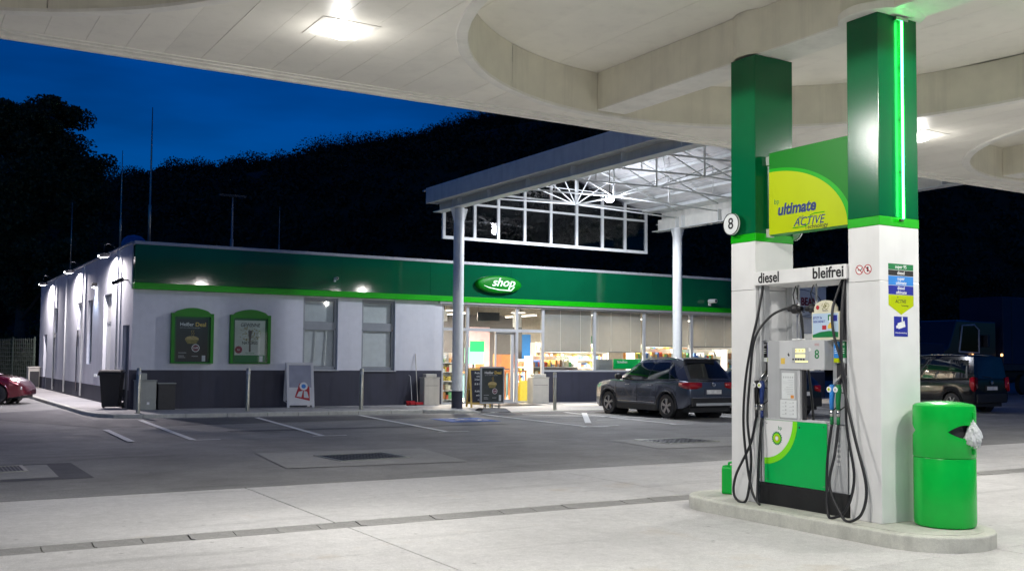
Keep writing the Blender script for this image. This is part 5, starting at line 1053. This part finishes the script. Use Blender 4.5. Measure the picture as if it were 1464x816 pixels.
# ================================================================== VEHICLES (local: +y forward, x across, z up)
def vehicle(name,label,cat,pos,rz,paint,P,detail=2,group=None):
    t=thing(name,label,cat,(pos[0],pos[1],0),rz,group); W2=P['W']/2; yr,yf=P['wheels']; wr=P['wr']
    def A(n_,m,b,parent=None,**k):
        o=b.build(n_,m,None,**k); o.parent=parent or t; return o
    itp=lambda tab,y: float(np.interp(y,[a for a,_ in tab],[b for _,b in tab]))
    y0,y1=P['top'][0][0],P['top'][-1][0]
    ys=sorted(set([y0+(y1-y0)*i/46 for i in range(47)]+[yy+d for yy in (yr,yf) for d in np.linspace(-wr-.07,wr+.07,15)]+[a for a,_ in P['top']]))
    Ra=wr+.055
    def sec(y):
        zt=itp(P['top'],y); zb=itp(P['bot'],y); wf=itp(P['plan'],y)*W2
        za=zb
        for yy in (yr,yf):
            if abs(y-yy)<Ra: za=max(za,wr+math.sqrt(Ra*Ra-(y-yy)**2))
        za=min(za,zt-.12); zs=lambda f: za+(zt-za)*f
        mid=max(.62,za+.02)
        return [(0,za if za>zb+.01 else zb),(wf*.80,za if za>zb+.01 else zb),(wf*.965,za+.012),(wf*.99,max(za+.03,min(.42,zt-.1))),(wf*1.0,max(za+.05,min(.66,zt-.07))),(wf*.985,max(za+.07,zt-.11)),(wf*.955,zt-.035),(wf*.90,zt-.006),(wf*.55,zt+P.get('crown',.02)),(0,zt+P.get('crown',.02)*1.25)]
    b=MB(); S_=[sec(y) for y in ys]; full=[[(-x,z) for x,z in s_[:0:-1]]+[(x,z) for x,z in s_] for s_ in S_]; n=len(full[0])
    vs=[(p[0],y,p[1]) for y,f in zip(ys,full) for p in f]
    fs=[(i*n+k,i*n+(k+1)%n,(i+1)*n+(k+1)%n,(i+1)*n+k) for i in range(len(ys)-1) for k in range(n)]
    fs+=[tuple(range(n-1,-1,-1)),tuple(range((len(ys)-1)*n,len(ys)*n))]
    b.add(vs,fs); fsn=[f[::-1] for f in b.f]; b.f=fsn
    body=A('body',paint,b,auto=38)
    bmm=bmesh.new(); bmm.from_mesh(body.data); bmesh.ops.recalc_face_normals(bmm,faces=bmm.faces); bmm.to_mesh(body.data); bmm.free()
    A('underbody',G['cladding'],MB().box(-W2*.78,W2*.78,y0+.12,y1-.15,.20,.62))
    # greenhouse
    g_=P['gh']; zb_,zt_=g_['z0'],g_['z1']; wb_,wt_=g_['wb']*W2,g_['wt']*W2
    def Lr(a,c_,f): return a+(c_-a)*f
    hb=lambda u: zb_+ (g_.get('rise',0))*(1-u)   # belt rises to the rear
    def side(sg,u,v,o=0):
        y=Lr(Lr(g_['yb0'],g_['yt0'],v),Lr(g_['yb1'],g_['yt1'],v),u); w_=Lr(wb_,wt_,v**1.15)+.018*math.sin(PI*v)+o
        pin=1-.10*max(0,(u-.6)/.4)**2-.06*max(0,(.25-u)/.25)**2
        return (sg*w_*pin,y,Lr(hb(u),zt_-.03*abs(2*u-.9)**2,v))
    def end(front,u,v,o=0):
        q=2*u-1; c0=side(1,1 if front else 0,v); w_=c0[0]; bul=(.10 if front else .05)*(1-q*q); y=c0[1]+(bul+o)*(1 if front else -1); return (q*w_,y,c0[2]+.03*(1-q*q)*v)
    def roof(u,v):
        c0=side(1,v,1); q=2*u-1; e=(.10 if v>.5 else .05)*(1-q*q)*(abs(2*v-1)**3)*(1 if v>.5 else -1); return (q*c0[0],c0[1]+e,c0[2]+g_['dome']*(1-q*q)*(.35+.65*math.sin(PI*v))+.03*(1-q*q)*(1-math.sin(PI*v)))
    b=MB(); b.grid(lambda u,v:side(-1,u,v),16,6,flip=True); b.grid(lambda u,v:side(1,u,v),16,6); b.grid(lambda u,v:end(True,u,v),10,6,flip=True); b.grid(lambda u,v:end(False,u,v),10,6); b.grid(roof,10,14)
    cabin=A('roof',paint,b,auto=45)
    bmm=bmesh.new(); bmm.from_mesh(cabin.data); bmesh.ops.remove_doubles(bmm,verts=bmm.verts,dist=.002); bmesh.ops.recalc_face_normals(bmm,faces=bmm.faces); bmm.to_mesh(cabin.data); bmm.free(); cabin.data.set_sharp_from_angle(angle=R(40))
    def patch(name,fn,u0,u1,v0,v1,m,o=.006,nu=8,nv=5,skew=(0,0),flip=False):
        b=MB(); b.grid(lambda a,c_: fn(Lr(u0+skew[0]*c_,u1+skew[1]*c_,a),Lr(v0,v1,c_)),nu,nv,flip=flip); return A(name,m,b,smooth=True)
    for sg in (-1,1):
        for (u0,u1,sk) in P['side_glass']: patch('side_window',lambda u,v:side(sg,u,v,.006),u0,u1,.06,.86,G['carglass2'],skew=sk,flip=sg<0)
        b=MB(); 
        pts=[side(sg,u,.045,.008) for u in np.linspace(P['side_glass'][0][0]-.01,P['side_glass'][-1][1]+.01,14)]; b.tube(pts,.008,5); A('window_trim',G['chrome'] if detail>1 else G['cladding'],b)
    patch('windscreen',lambda u,v:end(True,u,v,.006),.06,.94,.08,.93,G['carglass2'],flip=True); rg_=P.get('rear_glass',(.08,.92,.10,.88)); patch('rear_window',lambda u,v:end(False,u,v,.006),*rg_,G['carglass2'])
    # wheels
    for yy in (yr,yf):
        for sg in (-1,1):
            xw=sg*(W2-.115); w_=MB(); w_.lathe((xw,yy,wr),[(wr*.62,-.105),(wr*.93,-.10),(wr,-.06),(wr,.06),(wr*.93,.10),(wr*.62,.105)],32,'x'); tyre=A('wheel',G['rubber'],w_,auto=35)
            r_=MB(); xo=xw+sg*.085; r_.lathe((xo,yy,wr),[(wr*.60,0),(wr*.66,sg*.02)],32,'x'); r_.lathe((xo,yy,wr),[(0,sg*.012),(wr*.13,sg*.012),(wr*.15,-.0)],14,'x')
            ns=P.get('spokes',5)
            for k in range(ns):
                a=2*PI*k/ns+.3
                for da in ((-.11,.11) if detail>1 else (0,)):
                    c0,s0=math.cos(a+da*.4),math.sin(a+da*.4); c1,s1=math.cos(a+da*1.25),math.sin(a+da*1.25); r_.tube([(xo+sg*.008,yy+c0*wr*.1,wr+s0*wr*.1),(xo+sg*.004,yy+c1*wr*.63,wr+s1*wr*.63)],[.02,.017],5)
            A('rim',P.get('rimmat',G['rim_metal']),r_,parent=tyre); d_=MB(); d_.lathe((xo-sg*.03,yy,wr),[(0,0),(wr*.62,0)],24,'x'); A('brake_disc',G['dark'],d_,parent=tyre)
            ar=MB(); pts=[(sg*(W2+.004)*itp(P['plan'],yy),yy+(Ra+.012)*math.cos(a),wr+(Ra+.012)*math.sin(a)) for a in np.linspace(-.25,PI+.25,18)]; ar.tube(pts,.022 if detail>1 else .012,6); A('arch_trim',P.get('archmat',G['cladding']),ar)
            ar=MB(); ar.lathe((sg*(W2-.30),yy,wr),[(Ra+.01,-.22),(Ra+.01,.22)],20,'x'); A('wheel_housing',G['cladding'],ar)
    # lower cladding, handles, seams, mirrors, lamps
    for sg in (-1,1):
        A('sill',G['cladding'],MB().box(sg*(W2-.06),sg*(W2+.006),yr+Ra+.03,yf-Ra-.03,P['bot'][len(P['bot'])//2][1]-.02,.38),bevel=.015)
        if detail>1: A('sill_trim',G['chrome'],MB().box(sg*(W2-.02),sg*(W2+.012),yr+Ra+.10,yf-Ra-.08,.415,.438))
        for yy in P['handles']: A('door_handle',G['chrome'] if detail>1 else paint,MB().box(sg*(W2-.03),sg*(W2+.022),yy-.09,yy+.09,P['hz'],P['hz']+.03),bevel=.008)
        for yy in P['seams']:
            b=MB(); b.tube([(sg*(W2*1.0+.001),yy,.42),(sg*(W2*1.002+.001),yy,.70),(sg*(W2*.975),yy,itp(P['top'],yy)-.06)],.008,4); A('door_seam',G['cladding'],b)
        mx_=side(sg,.90,.12); b=MB(); b.lathe((sg*(W2+.10),P['mirror'],zb_+.10),[(0,-.11),(.075,-.10),(.10,-.03),(.09,.05),(0,.08)],12,'y'); m_=A('mirror',G['cladding'] if detail<3 else paint,b,smooth=True); A('mirror_foot',G['cladding'],MB().box(sg*(W2*.88),sg*(W2+.06),P['mirror']-.04,P['mirror']+.03,zb_+.02,zb_+.07))
        if P.get('rails'):
            pts=[side(sg,u,1.0) for u in np.linspace(.05,.9,10)]; b=MB(); b.tube([(p[0]-sg*.05,p[1],p[2]+.055-.05*(abs(i-4.5)/4.5)**4) for i,p in enumerate(pts)],.017,6); A('roof_rail',G['chrome'],b,smooth=True)
        tl=P['tail']; b=MB(); x_in,x_out,z_a,z_b=tl; yb=y0; tw=P.get('tailwrap',.30); rows=[]
        for (xx_,yy_,k_) in [(x_in*W2,yb-.022,.25),((x_in+.2)*W2,yb-.022,0),(itp(P['plan'],yb+.02)*W2*.97,yb-.012,0),(itp(P['plan'],yb+.06)*W2+.004,yb+.05,0),(itp(P['plan'],yb+tw*.6)*W2+.010,yb+tw*.6,.12),(itp(P['plan'],yb+tw)*W2+.008,yb+tw,.42)]:
            d_=(z_b-z_a)*k_; rows.append([(sg*xx_,yy_,z_a+d_),(sg*xx_*.997,yy_,z_b-d_*.25)])
        b.add([p for r_ in rows for p in r_],[(2*i,2*i+2,2*i+3,2*i+1) if sg>0 else (2*i+1,2*i+3,2*i+2,2*i) for i in range(len(rows)-1)]); o=A('tail_lamp',G['tail'],b,smooth=True); md=o.modifiers.new('s','SOLIDIFY'); md.thickness=.03; md.offset=-1
        b=MB(); b.box(sg*(W2*.45),sg*(W2*.80),y1-.22,y1-.10,itp(P['top'],y1-.16)-.20,itp(P['top'],y1-.16)-.09); A('headlamp',G['lens'],b,bevel=.03)
    A('rear_bumper',G['cladding'],MB().box(-W2*.86,W2*.86,y0-.035,y0+.15,P['bump'][0],P['bump'][1]),bevel=.03,seg=3)
    if detail>1:
        A('bumper_skid',G['alu'],MB().box(-W2*.70,W2*.70,y0-.05,y0+.05,P['bump'][0]+.02,P['bump'][0]+.10),bevel=.02); A('bumper_trim',G['chrome'],MB().box(-W2*.84,W2*.84,y0-.042,y0,P['bump'][1]-.005,P['bump'][1]+.015))
    pl=P['plate']; A('number_plate',G['plate'],MB().box(-.26,.26,y0-.045,y0-.02,pl,pl+.115),bevel=.004); A('plate_recess',paint if detail>1 else G['cladding'],MB().box(-.33,.33,y0-.018,y0+.02,pl-.03,pl+.15))
    if P.get('badge'): b=MB(); b.lathe((0,y0-.02,P['badge']),[(.0,0),(.062,0),(.065,-.01),(.052,-.014),(.052,-.006),(0,-.006)],20,'y'); b.prism([(-.04,P['badge']+.035),(-.012,P['badge']-.04),(0,P['badge']-.005),(.012,P['badge']-.04),(.04,P['badge']+.035),(.028,P['badge']+.035),(.01,P['badge']-.01),(0,P['badge']+.02),(-.01,P['badge']-.01),(-.028,P['badge']+.035)],'y',y0-.034,y0-.027); A('badge',G['chrome'],b)
    A('interior',G['cladding'],MB().box(-W2*.7,W2*.7,g_['yb0']+.3,g_['yb1']-.3,.4,zb_-.03))
    for (xx_,yy_) in ((-.38,.15),(.38,.15),(-.38,-.85),(.38,-.85)): A('seat_back',G['cladding'],MB().box(xx_-.24,xx_+.24,yy_-.06,yy_+.06,zb_-.1,zb_+.36),bevel=.05); 
    if P.get('spoiler'): z_=zt_; A('spoiler',G['cladding'],MB().box(-wt_*.86,wt_*.86,g_['yt0']-.17,g_['yt0']+.05,z_-.015,z_+.025),bevel=.012)
    if P.get('wiper'): b=MB(); p=end(False,.5,.06,.02); q=end(False,.22,.12,.02); b.tube([p,q],.011,5); A('rear_wiper',G['cladding'],b)
    return t
SUV=dict(W=1.84,wheels=(-1.33,1.35),wr=.345,crown=.018,
 top=[(-2.24,.86),(-2.22,1.00),(-2.15,1.06),(-1.9,1.075),(0,1.04),(.95,1.03),(1.3,1.035),(1.7,.99),(2.0,.92),(2.13,.84),(2.22,.72),(2.25,.62)],
 bot=[(-2.24,.42),(-2.0,.30),(-1.2,.24),(1.2,.22),(1.9,.22),(2.25,.30)],plan=[(-2.24,.89),(-2.15,.95),(-1.8,.985),(-1.0,1.0),(1.2,1.0),(1.75,.975),(2.05,.92),(2.2,.80),(2.25,.70)],
 gh=dict(z0=1.03,z1=1.635,rise=.04,wb=.925,wt=.70,yb0=-2.14,yt0=-1.68,yb1=1.02,yt1=.15,dome=.055),side_glass=[(.115,.215,(.05,.0)),(.235,.535,(.0,.005)),(.55,.93,(.005,-.035))],
 handles=(-.62,.42),hz=.90,seams=(-.88,-.02,.98),mirror=.72,rails=True,tail=(.46,.97,.84,1.02),tailwrap=.38,bump=(.36,.60),plate=.70,badge=.965,spoiler=True,wiper=True,rear_glass=(.07,.93,.10,.86),spokes=5)
vehicle('parked_car','grey blue SUV with roof rails parked nose to the shop windows','car',(19.22,23.5),R(0),G['suvpaint'],SUV,2,'cars standing at the station')
HB=dict(SUV); HB.update(W=1.80,wheels=(-1.3,1.3),wr=.32,top=[(-2.1,.72),(-2.08,.92),(-2.0,.98),(0,.96),(.9,.94),(1.4,.90),(1.8,.82),(2.0,.70),(2.1,.56)],bot=[(-2.1,.36),(-1.8,.24),(1.8,.20),(2.1,.26)],plan=[(-2.1,.84),(-1.9,.95),(-1,1),(1.2,1),(1.8,.94),(2.0,.82),(2.1,.66)],
 gh=dict(z0=.95,z1=1.44,rise=.03,wb=.92,wt=.68,yb0=-2.0,yt0=-1.45,yb1=.98,yt1=.1,dome=.05),hz=.82,rails=False,tail=(.55,.97,.72,.92),bump=(.30,.56),plate=.62,badge=None,spoiler=False,mirror=.68,handles=(-.55,.4))
vehicle('parked_car','dark car parked beyond the grey SUV, mostly hidden by the pump','car',(22.6,23.3),R(0),G['darkblue'],HB,1,'cars standing at the station')
RD=dict(HB); RD.update(W=1.72,wr=.325,rimmat=G['dark'],archmat=G['redpaint'],top=[(-2.1,.6),(-2.06,.88),(-1.9,.92),(0,.92),(.8,.93),(1.25,.915),(1.6,.84),(1.85,.72),(2.0,.58),(2.06,.50)],plan=[(-2.1,.8),(-1.9,.95),(-1,1),(1.1,1),(1.6,.95),(1.9,.84),(2.02,.7),(2.06,.6)],bot=[(-2.1,.3),(-1.8,.22),(1.7,.22),(2.06,.30)],wheels=(-1.25,1.22))
vehicle('parked_car','dark red small car with only its front end in view by the side wall','car',(1.95,37.84),R(-90-22),G['redpaint'],RD,3,'cars standing at the station')
VN=dict(SUV); VN.update(W=1.83,wheels=(-1.28,1.42),wr=.32,crown=.01,top=[(-2.1,.95),(-2.09,1.06),(-2.05,1.10),(0,1.06),(1.0,1.04),(1.3,1.03),(1.7,.98),(1.95,.86),(2.08,.7),(2.12,.55)],bot=[(-2.1,.34),(-1.8,.24),(1.8,.22),(2.12,.28)],plan=[(-2.1,.95),(-2.0,.985),(-1,1),(1.2,1),(1.8,.94),(2.0,.84),(2.12,.68)],
 gh=dict(z0=1.06,z1=1.82,rise=.03,wb=.95,wt=.85,yb0=-2.08,yt0=-1.98,yb1=1.25,yt1=.45,dome=.06),side_glass=[(.06,.27,(.0,.0)),(.30,.58,(.0,.0)),(.61,.92,(.0,-.03))],handles=(-.5,.45),hz=.93,seams=(-.95,.05,1.0),mirror=1.0,rails=True,tail=(.80,.985,.70,1.16),tailwrap=.16,bump=(.33,.62),plate=.74,badge=.98,spoiler=False,wiper=True,rear_glass=(.08,.92,.06,.84),spokes=7)
vehicle('parked_van','black passenger van with roof rails standing on the drive behind the litter bin','van',(30.45,22.6),R(0),G['blackpaint'],VN,1,'cars standing at the station')
# lorry far right
t=thing('lorry','dark lorry with a blue tarpaulin trailer parked at the far right','lorry',(46,33,0),R(0))
def A(n_,m,b,**k): o=b.build(n_,m,None,**k); o.parent=t; return o
A('tarpaulin',G['tarp'],MB().box(2.2,14.5,-1.25,1.25,1.55,5.0),bevel=.03)
for k in range(9): A('tarpaulin_strap',G['dark'],MB().box(2.9+k*1.3,2.94+k*1.3,-1.262,-1.251,1.5,4.9))
A('side_board',G['dark'],MB().box(2.2,14.5,-1.27,1.27,1.25,1.545)); A('chassis',G['dark'],MB().box(-1.8,14.0,-.5,.5,.85,1.2))
A('cab',G['darkblue'],MB().prism([(-2.5,.6),(1.7,.6),(1.7,3.7),(-1.5,3.7),(-2.1,2.4),(-2.5,2.2)],'y',-1.2,1.2),bevel=.08)
b=MB(); b.tube([(-1.3,-1.215,2.15),(.25,-1.215,2.1),(.25,-1.215,3.25),(-.1,-1.215,3.5),(-1.05,-1.215,3.45),(-1.3,-1.215,2.15)],.045,6); A('door_window_frame',G['palegrey'],b); A('door_window',G['darkglass'],MB().box(-1.25,.2,-1.209,-1.204,2.15,3.4))
A('bonnet_panel',G['tarp'],MB().box(-4.6,-2.45,-1.25,1.2,1.9,2.55),bevel=.06); A('flatbed',G['dark'],MB().box(-4.6,-2.45,-1.2,1.2,.9,1.88))
for x in (-1.0,4.2,11.5,12.8): A('wheel',G['rubber'],MB().lathe((x,-1.0,.52),[(.25,-.15),(.52,-.13),(.52,.13),(.25,.15)],24,'y',caps=True))
for x in (-.35,2.0): A('side_lamp',G['amber'],MB().lathe((x,-1.29,1.98 if x<1 else 2.02),[(0,-.06),(.06,-.03),(.07,.03)],10,'y'))
A('mirror',G['dark'],MB().box(.55,.75,-1.5,-1.25,2.4,3.0),bevel=.03)
# ================================================================== HILLSIDE, WOODS, TREES, FENCE
FW=Vector((-math.sin(YAW),math.cos(YAW),0)); RTV=Vector((math.cos(YAW),math.sin(YAW),0))
lat=[-400,-220,-120,-85,-66,-63,-51,-42,-37,-32,-22,-15,-6,20,60,140,300,500]; hh_=[22,24,27,29,28.5,30,31.2,32.2,33,35,36.5,38,40,45,46,40,38,36]
def ridge(u): return float(np.interp(u,lat,hh_))
def hz(u,v):
    f=min(1,max(0,(v-82)/90)); f=f*f*(3-2*f); return ridge(u)*f-(max(0,v-185)*.04)-.3+1.2*noise.noise((u*.03,v*.03,0))*f
m=MB(); nu,nv=110,22
m.grid(lambda a,c_:tuple(FW*(78+c_*c_*230)+RTV*(-400+900*a))[:2]+(hz(-400+900*a,78+c_*c_*230),),nu,nv)
o=struct(m.build('hillside',G['hill'],smooth=True))
rg=np.random.default_rng(5)
def leafcloud(centres,radii,per,size,flat=.75):
    V=[];n=0
    C_=np.repeat(np.asarray(centres),per,0); R_=np.repeat(np.asarray(radii),per,0); k=len(C_)
    d=rg.normal(size=(k,3)); d/=np.linalg.norm(d,axis=1)[:,None]; r=rg.random(k)**.45; P_=C_+d*(R_*r[:,None]); s_=size*(.6+.8*rg.random(k))
    a=rg.normal(size=(k,3)); a/=np.linalg.norm(a,axis=1)[:,None]; b_=np.cross(a,rg.normal(size=(k,3))); b_/=np.linalg.norm(b_,axis=1)[:,None]
    q=np.stack([P_-a*s_[:,None],P_+b_*s_[:,None]*.55,P_+a*s_[:,None],P_-b_*s_[:,None]*.55],1).reshape(-1,3)
    return q,k
def cloudmesh(name,q,k,m):
    me=bpy.data.meshes.new(name); me.vertices.add(4*k); me.vertices.foreach_set('co',q.astype(np.float32).ravel()); me.loops.add(4*k); me.loops.foreach_set('vertex_index',np.arange(4*k,dtype=np.int32)); me.polygons.add(k); me.polygons.foreach_set('loop_start',np.arange(0,4*k,4,dtype=np.int32)); me.materials.append(m); me.update(calc_edges=True); me.validate(); return me
cen=[];rad=[]
for k in range(5200):
    v=82+72*rg.random()**.7; u=-190+330*rg.random(); 
    z=hz(u,v); r=1.1+1.0*rg.random(); p=FW*v+RTV*u; cen.append((p.x,p.y,z+r*.35)); rad.append((r,r,r))
for k in range(1000):   # the ridge line that stands against the sky
    v=164+20*rg.random(); u=-112+128*rg.random(); z=hz(u,v); r=1.1+1.7*rg.random()**2; p=FW*v+RTV*u; cen.append((p.x,p.y,z+r*.3)); rad.append((r,r,r*1.1))
n1=5200; q,k=leafcloud(cen[:n1],rad[:n1],60,.32); q2,k2=leafcloud(cen[n1:],rad[n1:],560,.16); q=np.concatenate([q,q2]); k+=k2; o=link('hillside_wood',cloudmesh('hillside_wood',q,k,G['leaf2'])); tag(o,'dark wooded hillside rising behind the shop','wood',kind='stuff')
def tree(name,label,base,h,blobs,trunk_r,lean=(0,0),leafsize=.2,per=420,limbs=7,group=None,leafm='leaf'):
    t=thing(name,label,'tree' if 'tree' in name else 'bush',base,0,group); B=Vector(base)
    b=MB(); top=B+Vector((lean[0],lean[1],h*.75)); b.tube([B+Vector((0,0,-.2)),B+Vector((0,0,.4)),B+(top-B)*.4+Vector((.15,0,0)),top],[trunk_r*1.4,trunk_r,trunk_r*.75,trunk_r*.2],8)
    cs_=[]; rs_=[]
    for (c_,r) in blobs:
        p=B+Vector(c_); cs_.append(p); rs_.append((r,r,r*.85)); s_=B+(top-B)*min(.95,max(.25,(c_[2]-r)/h)); b.tube([s_,(s_+p)/2+Vector((0,0,r*.1)),p],[trunk_r*.4,trunk_r*.25,trunk_r*.06],6)
    b.build('trunk',G['bark'],t,smooth=True)
    C2=[];R2=[]
    for c_,r in zip(cs_,rs_):
        for j in range(16):
            d=rg.normal(size=3); d/=np.linalg.norm(d); C2.append(tuple(np.array(c_)+d*r[0]*(.55+.5*rg.random()))); q_=r[0]*(.28+.30*rg.random()); R2.append((q_,q_,q_*.8))
    q,k=leafcloud(C2,R2,per//16*2,leafsize); o=link('crown',cloudmesh('crown',q,k,G[leafm]),t); return t
def at(lat_,dep): p=FW*dep+RTV*lat_; return (p.x,p.y,0)
# big tree on the left: crown seen x 0..135 px at about 62 m
bl=[((3.0,0,12.8),2.3),((1.8,0,15.6),1.6),((-.5,0,16.0),1.7),((0,0,12.5),3.2),((1.2,.5,14.6),2.2),((-2.2,0,13.5),3.0),((2.6,-.6,11.2),2.2),((3.6,-.4,12.0),1.1),((-4.2,.5,10.5),3.2),((-1.0,-1,9.2),2.8),((1.8,0,8.6),2.4),((-6,0,13.5),3.0),((-3,0,15.3),2.2),((-7.5,.5,9.5),3.2),((3.0,-1,6.6),2.0),((0,0,6.3),2.4)]
bl=[((c_[0]*RTV.x+c_[1]*FW.x,c_[0]*RTV.y+c_[1]*FW.y,c_[2]),r) for c_,r in bl]
tree('broadleaf_tree','tall dark broadleaf tree against the sky beyond the fence',at(-29.9,62),15.5,bl,.36,leafsize=.105,per=4600)
def rot(bl): return [((c_[0]*RTV.x+c_[1]*FW.x,c_[0]*RTV.y+c_[1]*FW.y,c_[2]),r) for c_,r in bl]
for i,(la,de,h,lab) in enumerate(((-36,70,9,'dark tree behind the tall broadleaf tree at the photo edge'),(-22.5,72,8,'dark tree rising just behind the rear end of the side wall'),(-13,75,8.5,'dark tree behind the shop roof left of the masts'),(-4,78,8.5,'dark tree behind the middle of the shop roof'),(7,80,9,'dark tree behind the right half of the shop roof'),(34,78,9,'dark tree behind the lorry'))):
    bb=rot([((rg.uniform(-2.6,2.6),rg.uniform(-1,1),h*rg.uniform(.45,.9)),rg.uniform(1.5,2.4)) for _ in range(7)]); tree('background_tree',lab,at(la,de),h,bb,.22,leafsize=.13,per=1600,group='dark trees at the foot of the hill',leafm='leaf2')
for i,(la,de,lab) in enumerate(((-29.5,60.5,'leafy bush behind the wire fence near the photo edge'),(-27.6,60.3,'leafy bush behind the wire fence beside the wall end'),(-31.5,60.5,'leafy bush behind the wire fence farthest from the shop'))):
    bb=rot([((rg.uniform(-.9,.9),rg.uniform(-.3,.3),rg.uniform(.6,2.6)),rg.uniform(.6,.9)) for _ in range(7)]); tree('garden_bush',lab,at(la,de),3,bb,.06,leafsize=.12,per=420,group='bushes behind the wire fence')
# wire mat fence behind the red car
p0,p1=Vector(at(-33,57.5)),Vector((5.55,52.6,0)); d=(p1-p0); Lf=d.length; d.normalize(); nf=Vector((-d.y,d.x,0))
t=thing('wire_fence','tall green wire mat fence behind the dark red car','fence',tuple(p1)); npost=int(Lf/2.5)+1
for k in range(npost+1):
    p=p0+d*(Lf*k/npost); MB().tube([p,p+Vector((0,0,2.45))],.035,6).build('post',G['fence'],t)
for z in [.12+.2*i for i in range(12)]:
    b=MB(); b.tube([p0+Vector((0,0,z))+nf*.05,p1+Vector((0,0,z))+nf*.05],.012,4); b.build('horizontal_wire',G['fence'],t)
b=MB(); k=0.0
while k<Lf: p=p0+d*k+nf*.042; b.tube([p+Vector((0,0,.05)),p+Vector((0,0,2.38))],.011,3,caps=False); k+=.22
o=b.build('vertical_wires',G['fence'],t); o['kind']='stuff'
t=thing('waste_box','grey waste box with a dark front at the rear end of the side wall','waste bin',(5.4,51.2,S)); MB().box(5.15,5.62,51.0,51.6,S,1.0).build('body',G['beige'],t,bevel=.02); MB().box(5.22,5.60,50.985,50.999,.15,.85).build('front',G['dark'],t); MB().box(5.12,5.65,50.96,51.63,1.002,1.06).build('lid',G['beige'],t,bevel=.015)
for o in list(COL.objects):   # stray material-slot cleanup is not needed; keep the scene tidy
    if o.type=='EMPTY': o.empty_display_size=.05
